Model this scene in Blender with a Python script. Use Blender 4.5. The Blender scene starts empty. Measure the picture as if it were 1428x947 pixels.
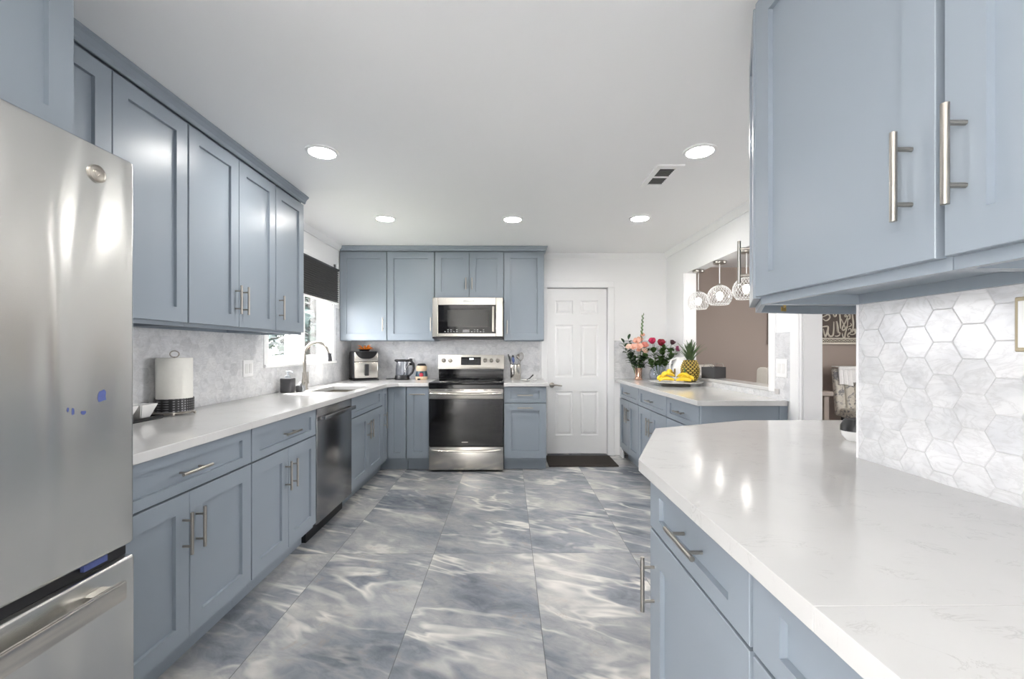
import bpy, bmesh, math, random
from mathutils import Vector, Matrix
random.seed(7)
PI = math.pi
C = bpy.context.scene.collection
S = bpy.context.scene

# ------------------------------------------------------------------ camera, world, light, exposure
cam = bpy.data.objects.new('camera', bpy.data.cameras.new('camera'))
C.objects.link(cam)
cam.data.sensor_width = 36.0
cam.data.lens = 605.0 / 1428.0 * 36.0
cam.data.shift_y = (488.0 - 473.5) / 1428.0
cam.data.clip_start = 0.02
cam.location = (0, 0, 1.25)
cam.rotation_euler = (PI / 2, 0, -0.0087)
S.camera = cam

S.view_settings.view_transform = 'Standard'
S.view_settings.look = 'None'
S.view_settings.exposure = 1.5
S.view_settings.gamma = 1.0
S.view_settings.use_curve_mapping = False
S.cycles.use_denoising = True
S.cycles.max_bounces = 10
S.cycles.diffuse_bounces = 6
S.cycles.glossy_bounces = 5
S.cycles.transparent_max_bounces = 12
S.cycles.caustics_reflective = False
S.cycles.caustics_refractive = False
S.cycles.sample_clamp_indirect = 8.0

LAMP = 62.0          # recessed lamp strength
SKY = 8.0            # daylight strength
world = bpy.data.worlds.new('daylight')
S.world = world
world.use_nodes = True
wb = world.node_tree.nodes['Background']
wb.inputs[0].default_value = (1.0, 0.98, 0.985, 1)
wb.inputs[1].default_value = SKY

sun = bpy.data.objects.new('sun', bpy.data.lights.new('sun', 'SUN'))
C.objects.link(sun)
sun.data.energy = 11.0
sun.data.angle = 0.02
sun.data.color = (1.0, 0.95, 0.88)
sun.rotation_euler = Vector((0.40, -0.16, -0.90)).to_track_quat('-Z', 'Y').to_euler()


def portal(name, loc, rot, sx, sy):
    l = bpy.data.lights.new(name, 'AREA')
    l.shape = 'RECTANGLE'
    l.size, l.size_y = sx, sy
    l.cycles.is_portal = True
    o = bpy.data.objects.new(name, l)
    C.objects.link(o)
    o.location = loc
    o.rotation_euler = rot


portal('portal_window', (-2.0, 3.96, 1.62), (0, -PI / 2, 0), 1.0, 1.3)
portal('portal_left_rear', (-2.0, -1.65, 1.1), (0, -PI / 2, 0), 2.2, 1.1)
portal('portal_dining', (6.15, 2.2, 1.5), (0, PI / 2, 0), 1.3, 1.6)


# ------------------------------------------------------------------ node helpers
class N:
    """thin helper over a node tree"""
    def __init__(s, name):
        s.m = bpy.data.materials.new(name)
        s.m.use_nodes = True
        s.t = s.m.node_tree
        s.b = s.t.nodes['Principled BSDF']
        s.out = s.t.nodes['Material Output']

    def n(s, typ, **k):
        x = s.t.nodes.new(typ)
        for a, v in k.items():
            setattr(x, a, v)
        return x

    def set(s, sock, v):
        if hasattr(v, 'is_linked') or hasattr(v, 'links'):
            s.t.links.new(v, sock)
        else:
            sock.default_value = v

    def math(s, op, a, b=0.0, c=0.0, clamp=False):
        x = s.n('ShaderNodeMath', operation=op, use_clamp=clamp)
        s.set(x.inputs[0], a); s.set(x.inputs[1], b); s.set(x.inputs[2], c)
        return x.outputs[0]

    def vec(s, op, a, b=None, c=None):
        x = s.n('ShaderNodeVectorMath', operation=op)
        s.set(x.inputs[0], a)
        if b is not None: s.set(x.inputs[1], b)
        if c is not None: s.set(x.inputs[2], c)
        return x.outputs['Value'] if op in ('LENGTH', 'DOT_PRODUCT', 'DISTANCE') else x.outputs[0]

    def scale(s, a, f):
        x = s.n('ShaderNodeVectorMath', operation='SCALE')
        s.set(x.inputs[0], a); s.set(x.inputs[3], f)
        return x.outputs[0]

    def mixc(s, f, a, b):
        x = s.n('ShaderNodeMix', data_type='RGBA')
        s.set(x.inputs[0], f); s.set(x.inputs[6], a); s.set(x.inputs[7], b)
        return x.outputs[2]

    def mixv(s, f, a, b):
        x = s.n('ShaderNodeMix', data_type='VECTOR')
        s.set(x.inputs[0], f); s.set(x.inputs[4], a); s.set(x.inputs[5], b)
        return x.outputs[1]

    def ramp(s, f, stops):
        x = s.n('ShaderNodeValToRGB')
        e = x.color_ramp.elements
        while len(e) < len(stops): e.new(0.5)
        for k, (p, c) in enumerate(stops):
            e[k].position = p
            e[k].color = (c, c, c, 1) if isinstance(c, (int, float)) else (*c, 1)
        s.set(x.inputs[0], f)
        return x.outputs[0]

    def noise(s, v, sc, det=3.0, rough=0.5, dist=0.0):
        x = s.n('ShaderNodeTexNoise')
        if v is not None: s.set(x.inputs['Vector'], v)
        x.inputs['Scale'].default_value = sc
        x.inputs['Detail'].default_value = det
        x.inputs['Roughness'].default_value = rough
        x.inputs['Distortion'].default_value = dist
        return x.outputs[0]

    def white(s, v):
        x = s.n('ShaderNodeTexWhiteNoise', noise_dimensions='3D')
        s.set(x.inputs['Vector'], v)
        return x.outputs[1]

    def sep(s, v):
        x = s.n('ShaderNodeSeparateXYZ'); s.set(x.inputs[0], v)
        return x.outputs

    def comb(s, a, b, c=0.0):
        x = s.n('ShaderNodeCombineXYZ')
        s.set(x.inputs[0], a); s.set(x.inputs[1], b); s.set(x.inputs[2], c)
        return x.outputs[0]

    def pos(s):
        return s.n('ShaderNodeNewGeometry').outputs['Position']

    def obj(s):
        return s.n('ShaderNodeTexCoord').outputs['Object']

    def uv(s):
        return s.n('ShaderNodeTexCoord').outputs['UV']

    def bump(s, h, strength=0.3, dist=0.01):
        x = s.n('ShaderNodeBump')
        x.inputs['Strength'].default_value = strength
        x.inputs['Distance'].default_value = dist
        s.set(x.inputs['Height'], h)
        s.t.links.new(x.outputs[0], s.b.inputs['Normal'])

    def base(s, c, rough=None, metal=None, **k):
        s.set(s.b.inputs['Base Color'], c if not (isinstance(c, tuple) and len(c) == 3) else (*c, 1))
        if rough is not None: s.set(s.b.inputs['Roughness'], rough)
        if metal is not None: s.b.inputs['Metallic'].default_value = metal
        for a, v in k.items():
            s.set(s.b.inputs[a.replace('_', ' ')], v)
        return s.m


def c4(c): return (*c, 1.0)


def plain(name, col, rough=0.5, metal=0.0, var=0.04, sc=18.0, bump=0.0, **k):
    """a slightly mottled painted / moulded / cast surface"""
    a = N(name)
    n = a.noise(a.obj(), sc, 2.0)
    lo = tuple(max(0, x * (1 - var)) for x in col)
    hi = tuple(min(1, x * (1 + var)) for x in col)
    m = a.base(a.mixc(n, c4(lo), c4(hi)), rough, metal, **k)
    if bump: a.bump(n, bump, 0.002)
    return m


def clear_glass(name, tint=(1, 1, 1), refl=1.0, rough=0.02):
    a = N(name)
    a.t.nodes.remove(a.b)
    tr = a.n('ShaderNodeBsdfTransparent'); tr.inputs[0].default_value = c4(tint)
    gl = a.n('ShaderNodeBsdfGlossy'); gl.inputs['Roughness'].default_value = rough
    g = a.n('ShaderNodeNewGeometry')
    cs = a.math('ABSOLUTE', a.vec('DOT_PRODUCT', g.outputs['Incoming'], g.outputs['Normal']))
    fr = a.math('MULTIPLY_ADD', a.math('POWER', a.math('SUBTRACT', 1.0, cs), 5.0), 0.96, 0.04)
    mx = a.n('ShaderNodeMixShader')
    a.t.links.new(a.math('MULTIPLY', fr, refl, clamp=True), mx.inputs[0])
    a.t.links.new(tr.outputs[0], mx.inputs[1])
    a.t.links.new(gl.outputs[0], mx.inputs[2])
    a.t.links.new(mx.outputs[0], a.out.inputs[0])
    return a.m


def glow(name, col, strength):
    a = N(name)
    return a.base((0.9, 0.9, 0.9), 0.4, 0.0, Emission_Color=c4(col), Emission_Strength=strength)


def steel(name, col=(0.62, 0.61, 0.585), rough=0.28, wave=0.0, along='z', aniso=0.0):
    a = N(name)
    p = a.obj()
    st = (2, 2, 240) if along == 'z' else (240, 240, 3)
    g = a.noise(a.vec('MULTIPLY', p, st), 1.0, 2.0)
    m = a.base(a.mixc(g, c4(tuple(x * 0.985 for x in col)), c4(col)),
               a.math('MULTIPLY_ADD', g, 0.03, rough - 0.015), 1.0)
    if aniso: a.base(c4(col), rough, 1.0)
    if wave:
        w = a.noise(a.vec('MULTIPLY', p, (5.0, 1.0, 1.1)), 1.0, 1.0, 0.4, 0.5)
        a.bump(w, wave, 0.05)
    if aniso:
        tg = a.n('ShaderNodeTangent', direction_type='RADIAL', axis='Z')
        for q in ('Base Color', 'Roughness'):
            for l in list(a.b.inputs[q].links): a.t.links.remove(l)
        a.t.links.new(tg.outputs[0], a.b.inputs['Tangent'])
        a.b.inputs['Anisotropic'].default_value = aniso
        a.b.inputs['Anisotropic Rotation'].default_value = 0.25
    return m


def hex_marble(name):
    a = N(name)
    K = 0.0835                                     # flat-to-flat size of one tile
    p = a.scale(a.uv(), 1.0 / K)
    r, h = (1.7320508, 1.0, 1.0), (0.8660254, 0.5, 0.0)
    r2 = (1.7320508, 1.0, 1000.0)
    A = a.vec('SUBTRACT', a.vec('WRAP', p, r2, (0, 0, 0)), h)
    B = a.vec('SUBTRACT', a.vec('WRAP', a.vec('SUBTRACT', p, h), r2, (0, 0, 0)), h)
    near = a.math('LESS_THAN', a.vec('DOT_PRODUCT', A, A), a.vec('DOT_PRODUCT', B, B))
    g = a.mixv(near, B, A)
    idv = a.vec('SUBTRACT', p, g)
    idr = a.vec('FLOOR', a.vec('ADD', a.scale(idv, 2.0), (0.5, 0.5, 0.5)))
    rnd = a.white(idr)
    ab = a.vec('ABSOLUTE', g)
    d = a.math('MAXIMUM', a.sep(ab)[1], a.vec('DOT_PRODUCT', ab, (0.8660254, 0.5, 0)))
    grout = a.math('GREATER_THAN', d, 0.488)
    q = a.vec('ADD', a.scale(p, 0.55), a.scale(rnd, 23.0))
    n1 = a.noise(q, 1.1, 4.0, 0.55, 0.9)
    n2 = a.noise(a.vec('MULTIPLY', q, (1.0, 2.2, 1.0)), 1.5, 5.0, 0.6, 1.6)
    vein = a.ramp(a.math('ABSOLUTE', a.math('SUBTRACT', n2, 0.5)), [(0.0, 1.0), (0.035, 0.35), (0.10, 0.0)])
    rs = a.sep(rnd)
    cloud = a.ramp(n1, [(0.32, (0.54, 0.55, 0.57)), (0.50, (0.715, 0.72, 0.735)), (0.72, (0.80, 0.80, 0.81))])
    tint = a.mixc(rs[1], (0.77, 0.77, 0.77, 1), (0.64, 0.655, 0.69, 1))
    c = a.mixc(a.math('MULTIPLY', rs[0], 0.55), cloud, tint)
    c = a.mixc(a.math('MULTIPLY', vein, 0.30), c, (0.40, 0.395, 0.40, 1))
    c = a.mixc(a.math('MULTIPLY', grout, 0.6), c, (0.60, 0.60, 0.60, 1))
    a.base(c, a.math('MULTIPLY_ADD', grout, 0.5, 0.16), 0.0)
    hgt = a.ramp(d, [(0.0, 1.0), (0.475, 1.0), (0.495, 0.0)])
    tilt = a.vec('DOT_PRODUCT', g, a.vec('SUBTRACT', rnd, (0.5, 0.5, 0.5)))
    a.bump(a.math('MULTIPLY_ADD', tilt, 0.10, hgt), 0.5, 0.0015)
    return a.m


def floor_tile(name):
    a = N(name)
    W, L = 0.605, 1.222
    ps = a.sep(a.pos())
    u = a.math('DIVIDE', a.math('ADD', ps[0], 0.456), W)
    v = a.math('DIVIDE', a.math('SUBTRACT', ps[1], 2.667), L)
    fu, fv = a.math('FRACT', u), a.math('FRACT', v)
    iu, iv = a.math('FLOOR', u), a.math('FLOOR', v)
    du = a.math('MULTIPLY', a.math('MINIMUM', fu, a.math('SUBTRACT', 1.0, fu)), W)
    dv = a.math('MULTIPLY', a.math('MINIMUM', fv, a.math('SUBTRACT', 1.0, fv)), L)
    d = a.math('MINIMUM', du, dv)
    grout = a.math('LESS_THAN', d, 0.0017)
    rnd = a.white(a.comb(iu, iv, 3.0))
    x = a.math('MULTIPLY', fu, W)
    y = a.math('MULTIPLY', fv, L)
    q = a.vec('ADD', a.comb(x, y, 0.0), a.scale(rnd, 17.0))
    # streaks run across each tile, sloping a little towards the viewer's right
    rot = a.n('ShaderNodeVectorRotate', rotation_type='Z_AXIS')
    a.t.links.new(q, rot.inputs['Vector'])
    rot.inputs['Angle'].default_value = 0.42
    qr = rot.outputs[0]
    big = a.noise(a.vec('MULTIPLY', qr, (1.2, 2.2, 1.0)), 1.1, 3.0, 0.5, 0.35)
    fine = a.noise(a.vec('MULTIPLY', qr, (3.5, 7.0, 1.0)), 1.8, 7.0, 0.66, 0.5)
    col = a.ramp(a.math('MULTIPLY_ADD', fine, 0.38, a.math('MULTIPLY', big, 0.70)),
                 [(0.37, (0.13, 0.145, 0.175)), (0.47, (0.235, 0.25, 0.28)), (0.57, (0.345, 0.35, 0.36)), (0.69, (0.52, 0.505, 0.48))])
    w1 = a.noise(a.vec('MULTIPLY', qr, (0.9, 2.6, 1.0)), 1.5, 3.5, 0.55, 0.6)
    rid = a.math('ABSOLUTE', a.math('SUBTRACT', w1, 0.52))
    vein = a.ramp(rid, [(0.0, 1.0), (0.010, 0.8), (0.045, 0.0)])
    patch = a.ramp(a.noise(a.scale(q, 2.0), 1.6, 2.0), [(0.42, 0.0), (0.62, 1.0)])
    vein = a.math('MULTIPLY', vein, a.math('MULTIPLY_ADD', patch, 0.85, 0.15))
    col = a.mixc(vein, col, (0.72, 0.695, 0.65, 1))
    w2 = a.noise(a.vec('MULTIPLY', qr, (1.0, 1.6, 1.0)), 2.4, 5.0, 0.6, 1.1)
    r2 = a.math('ABSOLUTE', a.math('SUBTRACT', w2, 0.5))
    crack = a.math('MULTIPLY', a.ramp(r2, [(0.0, 1.0), (0.006, 0.5), (0.02, 0.0)]), a.ramp(fine, [(0.5, 0.0), (0.62, 1.0)]))
    col = a.mixc(a.math('MULTIPLY', crack, 0.32), col, (0.33, 0.24, 0.17, 1))
    dk = a.ramp(a.math('ABSOLUTE', a.math('SUBTRACT', w1, 0.42)), [(0.0, 1.0), (0.008, 0.0)])
    col = a.mixc(a.math('MULTIPLY', dk, 0.16), col, (0.10, 0.105, 0.12, 1))
    col = a.mixc(a.math('MULTIPLY', grout, 0.85), col, (0.07, 0.072, 0.078, 1))
    a.base(col, a.math('MULTIPLY_ADD', grout, 0.5, 0.13), 0.0)
    a.bump(a.ramp(d, [(0.0, 0.0), (0.003, 1.0)]), 0.25, 0.001)
    return a.m


def quartz(name):
    a = N(name)
    p = a.pos()
    n = a.noise(p, 5.0, 4.0, 0.55, 0.6)
    w = a.noise(a.vec('MULTIPLY', p, (9.0, 20.0, 9.0)), 1.0, 5.0, 0.65, 1.5)
    fl = a.ramp(a.math('ABSOLUTE', a.math('SUBTRACT', w, 0.5)), [(0.0, 1.0), (0.01, 0.5), (0.025, 0.0)])
    gate = a.ramp(a.noise(p, 14.0, 3.0), [(0.52, 0.0), (0.66, 1.0)])
    c = a.mixc(n, (0.56, 0.557, 0.548, 1), (0.62, 0.615, 0.607, 1))
    c = a.mixc(a.math('MULTIPLY', a.math('MULTIPLY', fl, gate), 0.5), c, (0.40, 0.39, 0.38, 1))
    return a.base(c, 0.13, 0.0)


def crackle(name, c1, c2, sc=30.0, rough=0.8):
    a = N(name)
    p = a.obj()
    n = a.noise(p, sc, 5.0, 0.6, 1.5)
    return a.base(a.ramp(n, [(0.40, c2), (0.50, c1), (0.62, c1)]), rough, 0.0)


M = {}
M['cab'] = plain('cabinet_paint', (0.262, 0.302, 0.345), 0.33, var=0.02, sc=4, Specular_IOR_Level=0.38)
M['cab_in'] = plain('cabinet_raw_edge', (0.50, 0.44, 0.33), 0.6)
M['nickel'] = plain('brushed_nickel', (0.40, 0.375, 0.34), 0.30, 1.0, var=0.03, sc=8)
M['brass'] = plain('brass_hinge', (0.60, 0.42, 0.14), 0.3, 1.0)
M['white'] = plain('wall_paint', (0.88, 0.88, 0.88), 0.6, var=0.01, sc=3)
M['ceil'] = plain('ceiling_paint', (0.88, 0.88, 0.88), 0.55, var=0.01, sc=2)
M['trimw'] = plain('white_trim_paint', (0.88, 0.88, 0.88), 0.35, var=0.01)
M['brown'] = plain('taupe_wall_paint', (0.33, 0.27, 0.235), 0.6, var=0.02, sc=3)
M['hex'] = hex_marble('hexagon_marble_tile')
M['floor'] = floor_tile('polished_grey_marble_tile')
M['quartz'] = quartz('white_quartz')
M['fridge'] = steel('fridge_steel', (0.68, 0.68, 0.665), 0.27, 0.6, aniso=0.6)
M['steel'] = steel('appliance_steel', (0.60, 0.575, 0.53), 0.24)
M['dsteel'] = steel('dishwasher_steel', (0.33, 0.33, 0.34), 0.24)
M['blackglass'] = plain('black_glass', (0.006, 0.006, 0.007), 0.06, var=0.0)
M['black'] = plain('black_plastic', (0.007, 0.007, 0.009), 0.38)
M['dark'] = plain('dark_gap', (0.02, 0.02, 0.022), 0.6)
M['darkgrey'] = plain('dark_grey_plastic', (0.05, 0.05, 0.055), 0.45)
M['blind'] = plain('charcoal_shade_cloth', (0.11, 0.11, 0.108), 0.85)
M['porc'] = plain('white_porcelain', (0.85, 0.85, 0.84), 0.12, var=0.01)
M['paper'] = plain('paper_towel', (0.80, 0.79, 0.74), 0.9, var=0.03, sc=60, bump=0.3)
M['glass'] = clear_glass('clear_glass')
M['pane'] = clear_glass('window_glass', (0.98, 0.99, 1.0))
M['lamp'] = glow('lamp_diffuser', (1.0, 0.97, 0.93), LAMP)
M['bulb'] = glow('bulb_glow', (1.0, 0.95, 0.88), 7.0)
M['mat'] = plain('brown_doormat', (0.035, 0.027, 0.022), 0.95, var=0.4, sc=120, bump=0.8)
M['blue'] = plain('blue_film', (0.08, 0.11, 0.30), 0.5, var=0.15, sc=60)
M['cream'] = plain('cream_carving', (0.62, 0.58, 0.49), 0.5)
M['artbg'] = plain('dark_umber_panel', (0.075, 0.055, 0.042), 0.6, var=0.2)
M['green'] = plain('leaf_green', (0.11, 0.21, 0.06), 0.5, var=0.35, sc=30)
M['dgreen'] = plain('dark_leaf_green', (0.06, 0.125, 0.06), 0.5, var=0.35, sc=30)
M['stem'] = plain('stem_green', (0.10, 0.17, 0.05), 0.5, var=0.2)
M['peach'] = plain('peach_petals', (0.82, 0.47, 0.36), 0.6, var=0.18, sc=40)
M['pale'] = plain('pale_peach_petals', (0.86, 0.66, 0.54), 0.6, var=0.15, sc=40)
M['coral'] = plain('coral_petals', (0.78, 0.30, 0.24), 0.6, var=0.2, sc=40)
M['crimson'] = plain('bright_crimson_petals', (0.50, 0.02, 0.09), 0.55, var=0.35, sc=40)
M['red'] = plain('crimson_petals', (0.30, 0.012, 0.035), 0.55, var=0.35, sc=40)
M['wine'] = plain('dark_wine_petals', (0.055, 0.012, 0.022), 0.55, var=0.3, sc=40)
M['magenta'] = plain('magenta_petals', (0.36, 0.03, 0.16), 0.55, var=0.3, sc=40)
M['rosegold'] = plain('rose_gold_glass', (0.75, 0.48, 0.36), 0.12, 0.85)
M['banana'] = plain('banana_skin', (0.82, 0.58, 0.035), 0.45, var=0.12, sc=25)
M['btip'] = plain('banana_tip', (0.16, 0.11, 0.03), 0.7)
M['orange'] = plain('orange_leaf', (0.85, 0.22, 0.02), 0.5, var=0.3, sc=30)
M['fur'] = plain('white_fur', (0.80, 0.80, 0.79), 0.95, var=0.12, sc=70, bump=1.0)
M['beige'] = plain('beige_upholstery', (0.46, 0.43, 0.38), 0.85, var=0.05, sc=90, bump=0.3)
M['floral'] = crackle('floral_upholstery', (0.58, 0.55, 0.48), (0.20, 0.20, 0.21), 16.0)
M['weave'] = crackle('woven_white_upholstery', (0.70, 0.67, 0.62), (0.42, 0.38, 0.33), 40.0)
M['wood'] = plain('grey_brown_wood', (0.22, 0.18, 0.15), 0.4, var=0.2, sc=12)


# ------------------------------------------------------------------ mesh helpers
class MB:
    def __init__(s):
        s.bm = bmesh.new()

    def add(s, tmp):
        me = bpy.data.meshes.new('tmp')
        tmp.to_mesh(me); tmp.free()
        s.bm.from_mesh(me)
        bpy.data.meshes.remove(me)
        return s

    def box(s, x0, y0, z0, x1, y1, z1, bev=0.0, seg=1, mtx=None):
        t = bmesh.new()
        bmesh.ops.create_cube(t, size=1.0)
        for v in t.verts:
            v.co = Vector(((x0 + x1) / 2 + v.co.x * (x1 - x0), (y0 + y1) / 2 + v.co.y * (y1 - y0), (z0 + z1) / 2 + v.co.z * (z1 - z0)))
        if bev:
            bmesh.ops.bevel(t, geom=t.edges[:], offset=bev, segments=seg, profile=0.5, affect='EDGES')
        if mtx: bmesh.ops.transform(t, matrix=mtx, verts=t.verts)
        bmesh.ops.recalc_face_normals(t, faces=t.faces)
        return s.add(t)

    def tube(s, pts, r, n=10, closed=False):
        """round tube through pts; r a number or one per point"""
        pts = [Vector(p) for p in pts]
        rs = r if isinstance(r, (list, tuple)) else [r] * len(pts)
        t = bmesh.new()
        rings = []
        up = None
        L = len(pts)
        for i, p in enumerate(pts):
            a = pts[(i - 1) % L] if (closed or i > 0) else p
            b = pts[(i + 1) % L] if (closed or i < L - 1) else p
            d = (b - a).normalized()
            if up is None:
                up = Vector((0, 0, 1)) if abs(d.z) < 0.9 else Vector((1, 0, 0))
            x = d.cross(up).normalized()
            up = x.cross(d).normalized()
            rings.append([t.verts.new(p + rs[i] * (math.cos(2 * PI * k / n) * x + math.sin(2 * PI * k / n) * up)) for k in range(n)])
        m = L if closed else L - 1
        for i in range(m):
            A, B = rings[i], rings[(i + 1) % L]
            for k in range(n):
                t.faces.new((A[k], A[(k + 1) % n], B[(k + 1) % n], B[k]))
        if not closed:
            t.faces.new(rings[0][::-1]); t.faces.new(rings[-1])
        bmesh.ops.recalc_face_normals(t, faces=t.faces)
        return s.add(t)

    def cyl(s, p0, p1, r, n=20):
        return s.tube([p0, p1], r, n)

    def lathe(s, prof, c=(0, 0, 0), n=28):
        t = bmesh.new()
        rings = []
        for r, z in prof:
            if r < 1e-5:
                rings.append([t.verts.new((c[0], c[1], c[2] + z))])
            else:
                rings.append([t.verts.new((c[0] + r * math.cos(2 * PI * k / n), c[1] + r * math.sin(2 * PI * k / n), c[2] + z)) for k in range(n)])
        for A, B in zip(rings, rings[1:]):
            for k in range(n):
                a = [A[k % len(A)], A[(k + 1) % len(A)], B[(k + 1) % len(B)], B[k % len(B)]]
                u = []
                for q in a:
                    if q not in u: u.append(q)
                if len(u) >= 3: t.faces.new(u)
        bmesh.ops.recalc_face_normals(t, faces=t.faces)
        return s.add(t)

    def prism(s, poly, z0, z1, bev=0.0, holes=()):
        t = bmesh.new()
        edges = []
        for lp in [poly] + list(holes):
            vs = [t.verts.new((x, y, z0)) for x, y in lp]
            for k in range(len(vs)): edges.append(t.edges.new((vs[k], vs[(k + 1) % len(vs)])))
        if holes:
            bmesh.ops.triangle_fill(t, use_beauty=True, use_dissolve=True, edges=edges)
        else:
            t.faces.new(t.verts[:])
        r = bmesh.ops.extrude_face_region(t, geom=t.faces[:])
        for v in r['geom']:
            if isinstance(v, bmesh.types.BMVert): v.co.z = z1
        bmesh.ops.recalc_face_normals(t, faces=t.faces)
        if bev:
            es = [e for e in t.edges if len(e.link_faces) == 2 and e.calc_face_angle() > 0.3]
            bmesh.ops.bevel(t, geom=es, offset=bev, segments=2, profile=0.5, affect='EDGES')
        return s.add(t)

    def sweep(s, prof, path):
        """profile (out, up) swept along an xy path (list of (x,y,z)), outwards = left of travel; mitred"""
        t = bmesh.new()
        P = [Vector(p) for p in path]
        rings = []
        for i, p in enumerate(P):
            d0 = (p - P[i - 1]).normalized() if i else None
            d1 = (P[i + 1] - p).normalized() if i < len(P) - 1 else None
            d0 = d0 or d1; d1 = d1 or d0
            n0, n1 = Vector((-d0.y, d0.x, 0)), Vector((-d1.y, d1.x, 0))
            n = (n0 + n1).normalized()
            n /= max(0.3, n.dot(n0))
            rings.append([t.verts.new(p + n * o + Vector((0, 0, u))) for o, u in prof])
        k = len(prof)
        for A, B in zip(rings, rings[1:]):
            for j in range(k): t.faces.new((A[j], A[(j + 1) % k], B[(j + 1) % k], B[j]))
        t.faces.new(rings[0]); t.faces.new(rings[-1][::-1])
        bmesh.ops.recalc_face_normals(t, faces=t.faces)
        return s.add(t)

    def ball(s, c, r, sc=(1, 1, 1), u=16, v=10):
        t = bmesh.new()
        bmesh.ops.create_uvsphere(t, u_segments=u, v_segments=v, radius=r)
        for q in t.verts: q.co = Vector((c[0] + q.co.x * sc[0], c[1] + q.co.y * sc[1], c[2] + q.co.z * sc[2]))
        return s.add(t)

    def shaker(s, x0, x1, z0, z1, y0=0.0, th=0.021, fw=0.068, fh=None, rec=0.013):
        """frame-and-panel front facing -y, outer face at y0"""
        fh = fh or fw
        t = bmesh.new()
        b = 0.0015
        def ring(ax0, ax1, az0, az1, y):
            return [t.verts.new((x, y, z)) for x, z in ((ax0, az0), (ax1, az0), (ax1, az1), (ax0, az1))]
        R = [ring(x0, x1, z0, z1, y0 + th),
             ring(x0, x1, z0, z1, y0 + b),
             ring(x0 + b, x1 - b, z0 + b, z1 - b, y0),
             ring(x0 + fw, x1 - fw, z0 + fh, z1 - fh, y0),
             ring(x0 + fw + 0.001, x1 - fw - 0.001, z0 + fh + 0.001, z1 - fh - 0.001, y0 + rec)]
        for A, B in zip(R, R[1:]):
            for k in range(4): t.faces.new((A[k], A[(k + 1) % 4], B[(k + 1) % 4], B[k]))
        t.faces.new(R[0][::-1]); t.faces.new(R[-1])
        bmesh.ops.recalc_face_normals(t, faces=t.faces)
        return s.add(t)

    def quad(s, pts):
        s.bm.faces.new([s.bm.verts.new(p) for p in pts])
        return s

    def xf(s, m):
        bmesh.ops.transform(s.bm, matrix=m, verts=s.bm.verts)
        return s

    def build(s, name, mat, parent=None, smooth=True, ang=0.6, origin=True, uv=None):
        me = bpy.data.meshes.new(name)
        bm = s.bm
        off = Vector((0, 0, 0))
        if parent is None and origin and len(bm.verts):
            xs = [v.co.x for v in bm.verts]; ys = [v.co.y for v in bm.verts]; zs = [v.co.z for v in bm.verts]
            off = Vector(((min(xs) + max(xs)) / 2, (min(ys) + max(ys)) / 2, min(zs)))
            for v in bm.verts: v.co -= off
        if uv:
            l = bm.loops.layers.uv.new('UVMap')
            for f in bm.faces:
                for lp in f.loops:
                    w = lp.vert.co + off
                    lp[l].uv = (w.x + uv[1], w.z + uv[2]) if uv[0] == 'x' else (w.y + uv[1], w.z + uv[2])
        bm.to_mesh(me); bm.free()
        if smooth:
            for p in me.polygons: p.use_smooth = True
            me.set_sharp_from_angle(angle=ang)
        if mat: me.materials.append(mat)
        o = bpy.data.objects.new(name, me)
        C.objects.link(o)
        o.location = off
        if parent is not None: o.parent = parent
        return o


def thing(name, label, cat, loc=(0, 0, 0), rotz=0.0, group=None):
    o = bpy.data.objects.new(name, None)
    o.empty_display_size = 0.05
    C.objects.link(o)
    o.location = loc
    o.rotation_euler = (0, 0, rotz)
    return tag(o, label, cat, group)


def tag(o, label, cat, group=None):
    o['label'] = label; o['category'] = cat
    if group: o['group'] = group
    return o


def struct(o, label=None):
    o['kind'] = 'structure'
    if label: o['label'] = label
    return o


def B(*a, **k): return MB().box(*a, **k)


# ------------------------------------------------------------------ the setting
ZC = 2.39            # ceiling height
XL, XR, YB = -1.86, 1.88, 5.14
struct(B(-2.0, -2.4, -0.12, 6.2, 6.1, 0.0).build('floor', M['floor']), 'polished grey blue marble look floor tiles')
struct(B(-2.1, -2.4, ZC, 6.2, 6.1, ZC + 0.1).build('ceiling', M['ceil']), 'smooth white ceiling')
# left wall with the window opening
WY0, WY1, WZ0, WZ1 = 3.36, 4.60, 1.135, 2.10
b = MB()
b.box(XL - 0.14, -2.4, 0, XL, -2.2, ZC).box(XL - 0.14, -1.1, 0, XL, WY0, ZC).box(XL - 0.14, -2.2, 2.2, XL, -1.1, ZC).box(XL - 0.14, WY1, 0, XL, 6.1, ZC)  # also leaves an unseen full-height rear opening, added to let daylight in
b.box(XL - 0.14, WY0, 0, XL, WY1, WZ0).box(XL - 0.14, WY0, WZ1, XL, WY1, ZC)
struct(b.build('wall_left', M['white']), 'white kitchen wall with the window over the sink')
# back wall with the door opening
DX0, DX1, DZ = 0.462, 1.182, 1.99
b = MB()
b.box(XL, YB, 0, DX0, YB + 0.14, ZC).box(DX1, YB, 0, XR, YB + 0.14, ZC).box(DX0, YB, DZ, DX1, YB + 0.14, ZC)
b.box(DX0 - 0.05, YB + 0.085, 0, DX1 + 0.05, YB + 0.135, DZ + 0.03)  # hidden backing added behind the door to block leaking sky light
struct(b.build('wall_back', M['white']), 'white kitchen wall with the panel door')
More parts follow.
